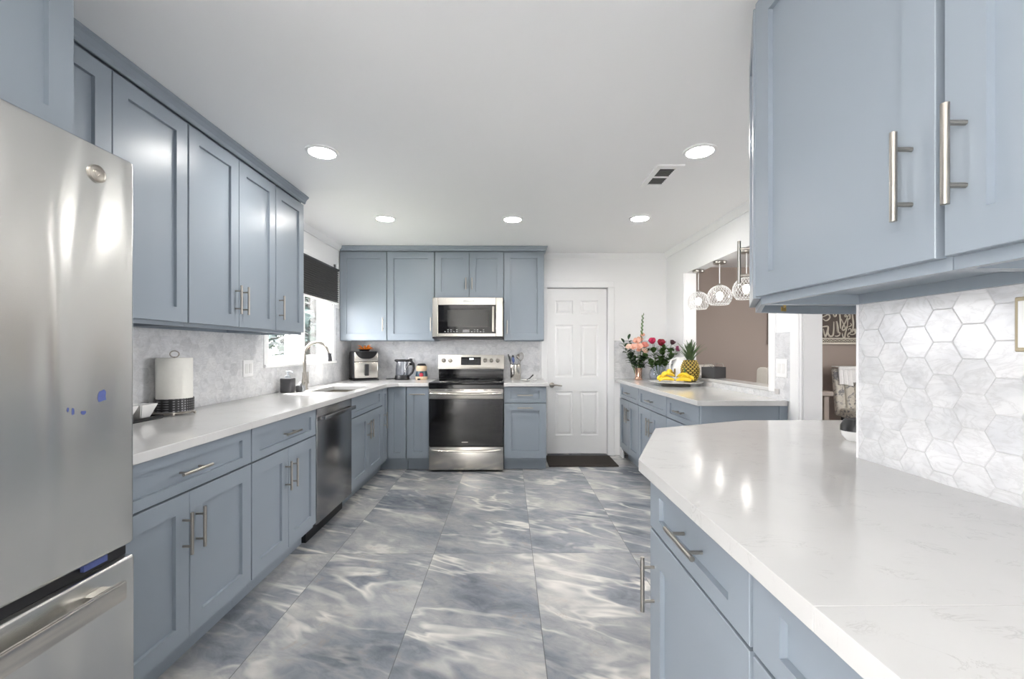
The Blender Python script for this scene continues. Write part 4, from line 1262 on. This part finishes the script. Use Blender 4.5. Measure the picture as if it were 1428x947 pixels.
def bloom_mesh(r, petals=3, seed=0, open_=1.0):
    random.seed(seed)
    t = MB()
    for ring in range(petals):
        n = 5
        rr = r * (0.35 + 0.65 * ring / max(1, petals - 1))
        for k in range(n):
            a_ = 2 * PI * (k + 0.5 * ring) / n + random.uniform(-0.15, 0.15)
            tilt = (0.35 + 0.55 * ring / max(1, petals - 1)) * open_
            q = bmesh.new()
            bmesh.ops.create_uvsphere(q, u_segments=8, v_segments=6, radius=1.0)
            for v in q.verts:
                v.co = Vector((v.co.x * rr * 0.55, v.co.y * rr * 0.10 + 0.25 * rr * (v.co.x ** 2) * 0.8, v.co.z * rr * 0.55 + rr * 0.45))
            m_ = Matrix.Rotation(a_, 4, 'Z') @ Matrix.Translation((0, -rr * 0.18, 0)) @ Matrix.Rotation(tilt, 4, 'X')
            bmesh.ops.transform(q, matrix=m_, verts=q.verts)
            t.add(q)
    return t

def leaf_mesh(L_, w_):
    t = bmesh.new()
    n = 6
    up, dn = [], []
    for k in range(n + 1):
        s_ = k / n
        hw = w_ * math.sin(PI * min(1, s_ * 0.93 + 0.03)) ** 0.8
        up.append((t.verts.new((-hw, s_ * L_, 0.10 * L_ * math.sin(PI * s_))), t.verts.new((0, s_ * L_, 0.04 * L_ * math.sin(PI * s_))), t.verts.new((hw, s_ * L_, 0.10 * L_ * math.sin(PI * s_)))))
    for A_, B_ in zip(up, up[1:]):
        for j in range(2): t.faces.new((A_[j], A_[j + 1], B_[j + 1], B_[j]))
    bmesh.ops.solidify(t, geom=t.faces[:], thickness=0.0008)
    return MB().add(t)

def flower(label, cat, base, tip, r, mat, seed, leaves=2, group=None, lean=None, leafmat=None, lw=0.016, ll=0.06, open_=1.0):
    """one cut flower: stem from base to tip, bloom at the tip, leaves along the upper stem"""
    base, tip = Vector(base), Vector(tip)
    o = thing('cut_flower', label, cat, base, 0, group)
    d = tip - base
    mid = d * 0.5 + Vector((0, 0, 0.02))
    MB().tube([(0, 0, 0), mid, d], [0.0028, 0.0024, 0.002], 6).build('stem', M['stem'], o)
    ax = (d - mid).normalized()
    if lean is not None: ax = (ax + Vector(lean)).normalized()
    m_ = Matrix.Translation(d) @ ax.to_track_quat('Z', 'Y').to_matrix().to_4x4()
    bloom_mesh(r, 3, seed, open_).xf(m_).build('bloom', mat, o)
    random.seed(seed + 100)
    for k in range(leaves):
        f = random.uniform(0.50, 0.88)
        a_ = random.uniform(0, 2 * PI)
        p = d * f + Vector((0, 0, 0.015))
        m_ = Matrix.Translation(p) @ Matrix.Rotation(a_, 4, 'Z') @ Matrix.Rotation(random.uniform(-0.5, 0.6), 4, 'X')
        leaf_mesh(ll * random.uniform(0.8, 1.2), lw).xf(m_).build('leaf', leafmat or M['dgreen'], o)
    return o

def sprig(label, base, tip, n, seed, group, mat, ll=0.06, lw=0.013):
    base, tip = Vector(base), Vector(tip)
    o = thing('leafy_sprig', label, 'foliage', base, 0, group)
    d = tip - base
    MB().tube([(0, 0, 0), d * 0.5 + Vector((0, 0, 0.015)), d], [0.0025, 0.002, 0.001], 6).build('stem', M['stem'], o)
    random.seed(seed)
    b = MB()
    for k in range(n):
        f = 0.42 + 0.58 * k / max(1, n - 1)
        m_ = Matrix.Translation(d * f + Vector((0, 0, 0.015 * math.sin(PI * f)))) @ Matrix.Rotation(random.uniform(0, 2 * PI), 4, 'Z') @ Matrix.Rotation(random.uniform(-0.2, 0.9), 4, 'X')
        b.add(leaf_mesh(ll * random.uniform(0.7, 1.2), lw).xf(m_).bm)
    b.build('leaves', mat, o)
    return o

pg = 'peach flowers in the rose gold vase'
def px(dx, dz, dy=0.0): return (VP.x + dx, VP.y + dy, ZT1 + dz)   # offsets from the vase in metres
P_ = [(-0.115, 0.365, -0.03, 0.040, 'pale peach bloom lowest on the left of the bouquet'), (-0.03, 0.425, -0.04, 0.050, 'large peach bloom at the top left of the bouquet'),
      (0.02, 0.445, 0.02, 0.044, 'peach bloom at the top middle of the bouquet'), (-0.07, 0.36, -0.06, 0.047, 'peach bloom at the front left of the bouquet'),
      (-0.01, 0.365, -0.07, 0.047, 'peach bloom at the front middle of the bouquet'), (0.055, 0.38, -0.04, 0.048, 'coral bloom at the right of the bouquet'),
      (0.05, 0.315, -0.06, 0.044, 'pale peach bloom lowest on the right of the bouquet'), (0.045, 0.50, 0.0, 0.030, 'small peach bloom highest below the flower spike'), (-0.02, 0.33, -0.07, 0.030, 'small peach bloom in the bouquet centre above the leaves')]
for k, (dx, dz, dy, r, lab) in enumerate(P_):
    flower(lab, 'flower', px(dx * 0.12, 0.012, dy * 0.12), px(dx, dz, dy), r, M['pale' if 'pale' in lab else 'coral' if 'coral' in lab else 'peach'], 20 + k, 2, pg, lean=(-0.35 + 3.0 * dx, -1.3, 0.25), ll=0.07, lw=0.014, open_=0.9)
gl = thing('flower_spike', 'tall green gladiolus spike rising above the peach flowers', 'flower', px(0.004, 0.012))
d = Vector((0.045, 0.0, 0.71))
MB().tube([(0, 0, 0), d * 0.5, d], [0.003, 0.003, 0.001], 6).build('stem', M['stem'], gl)
b = MB()
for k in range(12):
    f = 0.66 + 0.34 * k / 11
    p = d * f
    sdn = 1 if k % 2 else -1
    b.tube([p, p + Vector((0.010 * sdn, -0.004, 0.022)), p + Vector((0.006 * sdn, -0.002, 0.048 - 0.001 * k))], [0.004, 0.0085 * (1.15 - f * 0.6), 0.001], 8)
b.build('bud', M['green'], gl)
for k, (dx, dz, dy) in enumerate(((-0.17, 0.42, -0.02), (-0.15, 0.36, 0.03), (-0.10, 0.46, 0.05), (0.10, 0.33, 0.03), (0.08, 0.28, -0.04), (-0.06, 0.27, -0.05), (-0.10, 0.28, 0.0), (0.03, 0.25, -0.06))):
    sprig(['dark leafy sprig at the far left of the peach bouquet', 'dark leafy sprig low at the left of the peach bouquet', 'dark leafy sprig behind the peach blooms', 'dark leafy sprig at the right of the peach bouquet', 'short leafy sprig at the lower right over the rose gold vase', 'short leafy sprig at the lower left over the rose gold vase', 'short leafy sprig left of the rose gold vase mouth', 'short leafy sprig at the front of the rose gold vase'][k],
          px(dx * 0.1, 0.012, dy * 0.1), px(dx, dz, dy), 15, 60 + k, 'leafy sprigs in the rose gold vase', M['dgreen'], 0.075, 0.017)

RV = Vector((1.665, 4.80, ZT1))
tag(MB().lathe([(1.2 * a_, b_) for a_, b_ in [(0, 0), (0.05, 0), (0.075, 0.02), (0.085, 0.07), (0.07, 0.12), (0.035, 0.17), (0.028, 0.20), (0.034, 0.22), (0.031, 0.22), (0.025, 0.20), (0.032, 0.17), (0.067, 0.12), (0.082, 0.07), (0.072, 0.022), (0.048, 0.006), (0, 0.006)]], RV).build('flower_vase', clear_glass('vase_glass', (0.95, 0.97, 1.0), 1.5)), 'clear round glass vase holding the dark red roses', 'vase')
def rx(dx, dz, dy=0.0): return (RV.x + dx, RV.y + dy, ZT1 + dz)
R_ = [(-0.075, 0.415, -0.03, 0.058, 'crimson', 'bright red rose farthest left in the clear vase'), (-0.045, 0.44, 0.02, 0.030, 'wine', 'dark rose bud between the two red roses'), (0.015, 0.395, -0.04, 0.062, 'red', 'large dark red rose in the middle of the clear vase'),
      (0.15, 0.405, 0.0, 0.045, 'wine', 'nearly black rose at the upper right of the clear vase'), (0.195, 0.335, -0.03, 0.046, 'magenta', 'magenta rose drooping at the far right of the clear vase')]
for k, (dx, dz, dy, r, m_, lab) in enumerate(R_):
    flower(lab, 'rose', rx(dx * 0.05, 0.012, dy * 0.05), rx(dx, dz, dy), r, M[m_], 40 + k, 4, 'roses in the clear vase', lean=(-0.2 + dx, -0.9, 0.3), leafmat=M['green'], lw=0.030, ll=0.085, open_=0.62)
for k, (dx, dz, dy, lab) in enumerate(((-0.14, 0.27, -0.06, 'leafy rose sprig hanging low on the left'), (0.05, 0.36, -0.04, 'leafy rose sprig in the middle'), (0.13, 0.29, -0.05, 'leafy rose sprig low on the right'), (-0.06, 0.34, 0.0, 'leafy rose sprig under the bright red rose'), (0.0, 0.31, -0.08, 'leafy rose sprig at the front'))):
    sprig(lab + ' of the clear vase', rx(dx * 0.05, 0.012, dy * 0.05), rx(dx, dz, dy), 12, 80 + k, 'rose leaves in the clear vase', M['green'], 0.085, 0.032)

wv_ = thing('porcelain_pitcher', 'white rounded porcelain pitcher behind the fruit stand', 'pitcher', (1.775, 4.47, ZT1))
MB().lathe([(0, 0), (0.055, 0), (0.06, 0.01), (0.085, 0.08), (0.088, 0.13), (0.07, 0.19), (0.045, 0.225), (0.05, 0.265), (0.046, 0.265), (0.041, 0.225), (0.066, 0.185), (0.084, 0.13), (0.08, 0.08), (0.055, 0.012), (0, 0.010)]).build('pitcher_body', M['porc'], wv_)
MB().tube([(-0.045, -0.01, 0.25), (-0.10, -0.02, 0.235), (-0.115, -0.02, 0.16), (-0.082, -0.015, 0.09)], 0.010, 10).build('handle', M['porc'], wv_)

FS = Vector((1.60, 4.13, ZT1))
fs = thing('fruit_stand', 'low white plate on a steel foot holding bananas and pineapple', 'plate', FS)
MB().lathe([(0, 0), (0.13, 0), (0.135, 0.004), (0.12, 0.028), (0, 0.028)], n=40).build('foot', M['nickel'], fs)
MB().lathe([(0, 0.0285), (0.20, 0.0285), (0.24, 0.036), (0.243, 0.040), (0.238, 0.041), (0.20, 0.0345), (0, 0.0345)], n=48).build('plate_disc', M['porc'], fs)
ZP = FS.z + 0.0355
def banana(parent, p, yaw, roll, L_=0.17):
    pts, rs = [], []
    R_c = L_ * 0.62
    for k in range(13):
        s_ = k / 12
        a_ = -0.8 + 1.6 * s_
        pts.append(Vector((R_c * math.sin(a_), 0, R_c * (math.cos(a_) - math.cos(0.8)))))
        rs.append(0.0185 * (0.28 + 0.72 * min(1, math.sin(PI * min(1, max(0, s_ * 0.96 + 0.02))) ** 0.45 * 1.05)))
    m_ = Matrix.Translation(p) @ Matrix.Rotation(yaw, 4, 'Z') @ Matrix.Rotation(roll, 4, 'X')
    o = MB().tube(pts, rs, 7).xf(m_).build('banana', M['banana'], parent, ang=1.2)
    e_ = pts[-1]; d_ = (pts[-1] - pts[-2]).normalized()
    MB().tube([e_ - d_ * 0.004, e_ + d_ * 0.012], [0.0065, 0.0045], 7).xf(m_).build('tip', M['btip'], o)
    return o
b1 = thing('banana_bunch', 'bunch of ripe yellow bananas on the left of the plate', 'bananas', (FS.x - 0.07, FS.y - 0.05, ZP), 0, 'bananas on the plate')
for k, (x, y, z_, yw, rl) in enumerate(((-0.05, -0.05, 0.022, 0.35, -1.1), (-0.06, -0.01, 0.030, 0.5, -0.9), (-0.02, 0.02, 0.058, 0.75, -0.7), (0.02, 0.04, 0.075, 1.0, -0.5), (-0.03, -0.03, 0.060, 0.55, -0.8))):
    banana(b1, (x, y, z_), yw, rl, 0.19)
MB().tube([(0.05, 0.05, 0.05), (0.062, 0.058, 0.09), (0.064, 0.06, 0.125)], [0.012, 0.010, 0.008], 8).build('stalk', M['btip'], b1)
b2 = thing('banana_bunch', 'smaller bunch of yellow bananas beside the pineapple', 'bananas', (FS.x + 0.05, FS.y - 0.08, ZP), 0, 'bananas on the plate')
for k, (x, y, z_, yw, rl) in enumerate(((-0.02, -0.04, 0.022, -0.2, -1.2), (0.02, 0.0, 0.035, 2.3, 0.8), (0.0, 0.03, 0.05, 2.0, 0.6))):
    banana(b2, (x, y, z_), yw, rl, 0.15)
MB().tube([(0.02, 0.04, 0.05), (0.024, 0.05, 0.10), (0.02, 0.055, 0.135)], [0.010, 0.008, 0.007], 8).build('stalk', M['stem'], b2)

pa = thing('pineapple', 'ripe pineapple with green crown standing on the plate', 'pineapple', (FS.x + 0.152, FS.y + 0.035, ZP))
n_, rows = 13, 11
t = MB()
prof = [(0, 0.002), (0.045, 0.002)] + [(0.067 * (math.sin(PI * (0.16 + 0.70 * k / 10)) ** 0.55), 0.006 + 0.176 * k / 10) for k in range(11)] + [(0, 0.186)]
t.lathe(prof, n=26)
t.build('core', plain('pineapple_gap', (0.055, 0.045, 0.015), 0.8), pa)
t = MB()
for j in range(rows):
    f = (j + 0.5) / rows
    zz = 0.008 + 0.172 * f
    rr = 0.067 * (math.sin(PI * (0.16 + 0.70 * f)) ** 0.55)
    for k in range(n_):
        a_ = 2 * PI * (k + 0.5 * (j % 2)) / n_
        q = bmesh.new()
        bmesh.ops.create_icosphere(q, subdivisions=1, radius=1.0)
        hw = rr * PI / n_ * 0.80
        m_ = Matrix.Rotation(a_, 4, 'Z') @ Matrix.Translation((rr, 0, zz)) @ Matrix.Diagonal((0.0075, hw, 0.0080, 1))
        bmesh.ops.transform(q, matrix=m_, verts=q.verts)
        q2 = MB().add(q)
        t.add(q2.bm)
o = t.build('rind', plain('pineapple_rind', (0.50, 0.37, 0.08), 0.5, var=0.5, sc=45), pa)
o['kind'] = 'thing'
b = MB()
random.seed(11)
for k in range(46):
    lv = k / 46
    a_ = k * 2.4
    L_ = random.uniform(0.09, 0.15) * (1.0 - 0.25 * lv) + 0.02
    out = 0.75 * (1 - lv) + 0.08
    p0 = Vector((0.022 * (1 - lv) * math.cos(a_), 0.022 * (1 - lv) * math.sin(a_), 0.18 + 0.06 * lv))
    dr_ = Vector((math.cos(a_), math.sin(a_), 0))
    q = bmesh.new()
    seg = 5
    prev = None
    side = Vector((-math.sin(a_), math.cos(a_), 0))
    for s_i in range(seg + 1):
        s_ = s_i / seg
        c_ = p0 + dr_ * (L_ * out * s_ ** 1.3) + Vector((0, 0, L_ * s_ * (1 - 0.35 * out * s_)))
        w_ = 0.0105 * (1 - s_) ** 0.7 + 0.0006
        row = (q.verts.new(c_ - side * w_), q.verts.new(c_ + dr_ * -0.003), q.verts.new(c_ + side * w_))
        if prev:
            for j in range(2): q.faces.new((prev[j], prev[j + 1], row[j + 1], row[j]))
        prev = row
    bmesh.ops.solidify(q, geom=q.faces[:], thickness=0.0012)
    b.add(q)
b.build('crown_leaf', plain('pineapple_leaf', (0.16, 0.24, 0.12), 0.5, var=0.4, sc=20), pa)
pa.scale = (1.22, 1.22, 1.14)

tb = thing('tissue_box', 'black box with thin wire handles on the pass-through ledge', 'box', (1.945, 4.09, OZ0 + 0.0285), 0.62)
b = B(-0.10, -0.065, 0, 0.10, 0.065, 0.006)
b.box(-0.10, -0.065, 0.006, -0.094, 0.065, 0.105).box(0.094, -0.065, 0.006, 0.10, 0.065, 0.105)
b.box(-0.094, -0.065, 0.006, 0.094, -0.059, 0.105).box(-0.094, 0.059, 0.006, 0.094, 0.065, 0.105)
b.build('box_body', M['black'], tb, smooth=False)
for s_ in (-1, 1):
    MB().tube([(0.097 * s_, -0.045, 0.105), (0.097 * s_, -0.035, 0.135), (0.097 * s_, 0.035, 0.135), (0.097 * s_, 0.045, 0.105)], 0.003, 8).build('wire_handle', M['nickel'], tb)

bw = thing('salt_bowl', 'small dark lidded white bowl at the end of the near partition', 'bowl', (1.305, 1.62, ZT1))
MB().lathe([(0, 0), (0.028, 0), (0.042, 0.018), (0.046, 0.036), (0.043, 0.036), (0.039, 0.018), (0, 0.006)]).build('bowl_body', M['porc'], bw)
MB().lathe([(0.047, 0.0365), (0.046, 0.055), (0.034, 0.078), (0, 0.086), (0, 0.0365)]).build('lid', M['black'], bw)

# ------------------------------------------------------------------ doormat
dm = tag(B(0.435, 4.63, 0.0, 1.185, 5.09, 0.012, 0.003).build('doormat', M['mat']), 'dark brown doormat on the floor before the panel door', 'doormat')

# ------------------------------------------------------------------ dining room
tb2 = thing('dining_table', 'grey-brown dining table seen through the doorway', 'table', (3.31, 5.17, 0))
B(-0.31, -0.38, 0.735, 0.31, 0.38, 0.785, 0.006).build('tabletop', M['wood'], tb2)
for sx in (-1, 1):
    for sy in (-1, 1): B(sx * 0.25 - 0.03, sy * 0.32 - 0.03, 0, sx * 0.25 + 0.03, sy * 0.32 + 0.03, 0.7345, 0.004).build('leg', M['wood'], tb2)

def dining_chair(label, loc, rot, mat, w=0.50, hback=1.03, channels=4, flare=0.0):
    """front faces local -y"""
    o = thing('dining_chair', label, 'chair', loc, rot, 'upholstered dining chairs')
    B(-w / 2 + 0.01, -0.27, 0.37, w / 2 - 0.01, 0.20, 0.49, 0.035, 3).build('seat', mat, o)
    b = MB()
    cw = w / channels
    for k in range(channels):
        xa = -w / 2 + k * cw
        q = MB().box(xa + 0.001, 0.20, 0.38, xa + cw - 0.001, 0.285, hback - (0.012 if k in (0, channels - 1) else 0), 0.03, 3)
        b.add(q.bm)
    for v in b.bm.verts:
        v.co.y += (v.co.z - 0.38) * 0.13
        v.co.x *= 1 + flare * (v.co.z - 0.4)
    b.build('backrest', mat, o)
    for sx in (-1, 1):
        MB().tube([(sx * (w / 2 - 0.05), -0.22, 0.38), (sx * (w / 2 - 0.05), -0.23, 0.0)], [0.020, 0.013], 10).build('leg', M['black'], o)
        MB().tube([(sx * (w / 2 - 0.05), 0.18, 0.38), (sx * (w / 2 - 0.05), 0.24, 0.0)], [0.020, 0.013], 10).build('leg', M['black'], o)
    return o
dining_chair('white woven dining chair behind the black box in the pass-through', (2.68, 5.32, 0), 0.55, M['weave'], 0.42, 1.07, 1, 0.12)
dining_chair('beige channel-back dining chair at the right of the pass-through', (2.62, 4.33, 0), PI - 0.10, M['beige'], 0.52, 1.10, 6)
dining_chair('floral tufted dining chair seen through the doorway', (4.60, 5.42, 0), -0.12, M['floral'], 0.60, 1.015, 5)
th = MB()
random.seed(9)
for k in range(9):
    xa = -0.262 + k * 0.056
    zl = 0.80 + random.uniform(-0.03, 0.03)
    th.prism([(xa, 0.0), (xa + 0.058, 0.0), (xa + 0.054, -0.014), (xa + 0.029, -0.022), (xa + 0.004, -0.014)], zl, 1.0)
for v in th.bm.verts: v.co.y += 0.188 + (v.co.z - 0.38) * 0.13
th.box(-0.265, 0.262, 1.0185, 0.30, 0.40, 1.032, 0.006, 2)
th.box(-0.265, 0.235, 0.985, 0.30, 0.263, 1.032, 0.01, 2)
th.xf(Matrix.Translation((4.60, 5.42, 0)) @ Matrix.Rotation(-0.12, 4, 'Z'))
tag(th.build('fur_throw', M['fur']), 'white fur throw hanging over the floral chair back', 'throw')

# calligraphy panel on the taupe wall
AX, AZ, AS = 4.334, 1.326, 0.000985
ar = thing('wall_art', 'dark wall panel with cream carved calligraphy and scroll border', 'wall art', (4.45, 5.966, 1.326))
def ap(cx, cy, dy=0.0): return (AX + (cx - 92) * AS - 4.45, dy, (550 - cy) * AS)
B(-0.86, -0.02, 0.0, 0.86, 0.0, 0.80).build('panel', M['artbg'], ar, smooth=False)
b = MB()
b.box(-0.86, -0.032, 0.0, 0.86, -0.0205, 0.028, 0.003).box(-0.86, -0.032, 0.074, 0.86, -0.0205, 0.090, 0.003)
b.box(-0.86, -0.032, 0.772, 0.86, -0.0205, 0.80, 0.003).box(-0.86, -0.032, 0.71, 0.86, -0.0205, 0.726, 0.003)
for k in range(30):
    cx = -0.83 + k * 0.057
    for zz in (0.051, 0.749):
        b.tube([(cx + 0.019 * math.cos(a_) * (1 - a_ / 12), -0.025, zz + 0.019 * math.sin(a_) * (1 - a_ / 12)) for a_ in [q * 0.5 for q in range(14)]], 0.0048, 6)
        b.tube([(cx + 0.022, -0.025, zz - 0.018), (cx + 0.034, -0.025, zz), (cx + 0.026, -0.025, zz + 0.018)], 0.0045, 6)
b.build('scroll_border', M['cream'], ar)
strokes = [
    ([(70, 312), (120, 300), (165, 305), (160, 380), (178, 425), (208, 438), (234, 420), (244, 340), (246, 232)], 11),
    ([(98, 330), (112, 400), (130, 445), (150, 380), (160, 330)], 9),
    ([(286, 226), (298, 300), (306, 372), (332, 392)], 12),
    ([(262, 432), (296, 436), (326, 420), (338, 384)], 8),
    ([(80, 172), (130, 148), (172, 132), (192, 168), (168, 206), (130, 218), (96, 192)], 8),
    ([(236, 120), (256, 158), (278, 150), (284, 116)], 9),
    ([(318, 90), (334, 160), (338, 260), (342, 330)], 10),
    ([(352, 194), (378, 250), (402, 302), (408, 330), (386, 352), (366, 340), (378, 296), (410, 240), (436, 176), (462, 130)], 8),
    ([(366, 392), (376, 440), (396, 466), (408, 400), (424, 340), (430, 290)], 8),
    ([(396, 150), (410, 166), (426, 152), (412, 136), (396, 150)], 8),
    ([(452, 112), (474, 140), (470, 190), (448, 196), (440, 250), (440, 324)], 8),
    ([(458, 302), (480, 296), (496, 274), (480, 250)], 6),
    ([(506, 90), (512, 180), (522, 270), (510, 380)], 10),
    ([(452, 350), (470, 328), (490, 340), (488, 378), (462, 392), (444, 420), (452, 446), (472, 436)], 7),
    ([(458, 396), (500, 412), (540, 402), (552, 370), (546, 336), (532, 352), (548, 378)], 7),
    ([(560, 90), (572, 200), (578, 300), (566, 400)], 10),
    ([(610, 120), (604, 260), (618, 380), (650, 420), (690, 390), (700, 280)], 10),
    ([(640, 180), (680, 210), (720, 170), (700, 130)], 8),
    ([(740, 110), (748, 300), (742, 440)], 11),
    ([(790, 430), (830, 446), (860, 410), (866, 300), (862, 130)], 10)]
for pts, w_ in strokes:
    P2 = []
    for i in range(len(pts) - 1):
        p0, p1, p2, p3 = pts[max(0, i - 1)], pts[i], pts[i + 1], pts[min(len(pts) - 1, i + 2)]
        for s_ in (0, 0.25, 0.5, 0.75):
            P2.append(tuple(0.5 * ((2 * p1[c]) + (-p0[c] + p2[c]) * s_ + (2 * p0[c] - 5 * p1[c] + 4 * p2[c] - p3[c]) * s_ ** 2 + (-p0[c] + 3 * p1[c] - 3 * p2[c] + p3[c]) * s_ ** 3) for c in (0, 1)))
    P2.append(pts[-1])
    n2 = len(P2)
    rad = [w_ * AS * (0.45 + 0.75 * math.sin(PI * min(0.97, max(0.05, k / (n2 - 1)))) ** 0.6) for k in range(n2)]
    MB().tube([ap(q[0], q[1], -0.024) for q in P2], rad, 7).build('letter_stroke', M['cream'], ar)

# ------------------------------------------------------------------ outside the window
struct(B(-40, -10, -0.6, -2.2, 40, -0.5).build('ground', plain('winter_lawn', (0.20, 0.22, 0.15), 0.9, var=0.4, sc=3)), 'winter lawn outside the window')
struct(B(-8.0, -7.0, -0.16, -2.25, 0.2, -0.08).build('ground_bounce_left', plain('pale_bounce_left', (0.62, 0.61, 0.59), 0.9, var=0.05, sc=3)), 'added pale slab bouncing daylight up through the left rear opening')  # unseen slab added to bounce daylight onto the ceiling near the camera
struct(B(-12, -14, -0.3, 16, -2.45, -0.2).build('ground_bounce_rear', plain('pale_bounce_rear', (0.62, 0.61, 0.59), 0.9, var=0.05, sc=3)), 'added pale slab behind the house for bounced daylight')  # unseen reflector slab, added to throw daylight upwards
struct(B(6.25, -2.4, -0.3, 16, 7, -0.2).build('ground_bounce_right', plain('pale_bounce_right', (0.62, 0.61, 0.59), 0.9, var=0.05, sc=3)), 'added pale slab bouncing daylight into the dining room')  # unseen pale reflector added outside the dining room opening
fn = thing('garden_fence', 'blue-grey garden fence outside the window', 'fence', (-7.2, 13, -0.5))
b = MB()
for k in range(44): b.box(-0.02, -8 + k * 0.36, 0.0, 0.02, -8 + k * 0.36 + 0.345, 1.66, 0.004)
b.build('boards', plain('teal_boards', (0.020, 0.045, 0.055), 0.7, var=0.3), fn)
b = B(0.021, -8, 1.62, 0.07, 8, 1.70); b.box(0.021, -8, 0.9, 0.06, 8, 0.98)
b.build('rail', plain('pale_rail', (0.10, 0.12, 0.13), 0.6), fn)
def garden_tree(label, x, y, h, seed, dens, leafs):
    random.seed(seed)
    o = thing('garden_tree', label, 'tree', (x, y, -0.5), 0, 'trees outside the window')
    b = MB().tube([(0, 0, 0), (0.08, 0, h * 0.4), (0.0, 0.1, h * 0.75), (0.1, 0.0, h)], [0.20, 0.15, 0.09, 0.02], 9)
    tips = []
    for k in range(46):
        f = random.uniform(0.16, 0.95)
        a_ = random.uniform(0, 2 * PI)
        L_ = h * 0.38 * (1.12 - f)
        p0 = Vector((0.05, 0.03, h * f))
        p1 = p0 + Vector((math.cos(a_) * L_ * 0.5, math.sin(a_) * L_ * 0.5, L_ * 0.2))
        p2 = p0 + Vector((math.cos(a_) * L_, math.sin(a_) * L_, L_ * random.uniform(0.1, 0.4)))
        b.tube([p0, p1, p2], [0.05, 0.03, 0.008], 6)
        tips += [p1, p2, p1.lerp(p2, 0.5)]
        for q in range(3):
            p3 = p1.lerp(p2, random.random()); p4 = p3 + Vector((random.uniform(-0.5, 0.5), random.uniform(-0.5, 0.5), random.uniform(-0.2, 0.4)))
            b.tube([p3, p4], [0.015, 0.005], 5); tips.append(p4)
    b.build('trunk', plain('dark_bark', (0.02, 0.018, 0.015), 0.9), o)
    b = MB()
    for p in tips:
        for q in range(dens):
            c = p + Vector((random.gauss(0, 0.26), random.gauss(0, 0.26), random.gauss(0, 0.22)))
            a_ = random.uniform(0, 2 * PI)
            s_ = random.uniform(0.10, 0.20)
            d1 = Vector((math.cos(a_), math.sin(a_), random.uniform(-0.8, 0.8))) * s_
            d2 = Vector((-math.sin(a_), math.cos(a_), random.uniform(-0.8, 0.8))) * s_ * 0.6
            b.quad([c - d1, c + d2, c + d1, c - d2])
    b.build('foliage', plain('evergreen_foliage', leafs, 0.7, var=0.5, sc=4), o, smooth=False)
ev = (0.016, 0.030, 0.026)
garden_tree('dark evergreen tree filling the left window sash', -10.6, 17.4, 6.5, 3, 16, ev)
garden_tree('sparse dark tree seen through the right window sash', -4.7, 10.4, 5.0, 4, 5, ev)
garden_tree('tall evergreen behind the sparse tree', -10.4, 24.5, 7.0, 6, 16, ev)
garden_tree('evergreen at the far left outside the window', -16.0, 22.0, 8.0, 8, 16, ev)
garden_tree('evergreen farthest off behind the fence', -15.0, 31.0, 9.0, 9, 16, ev)
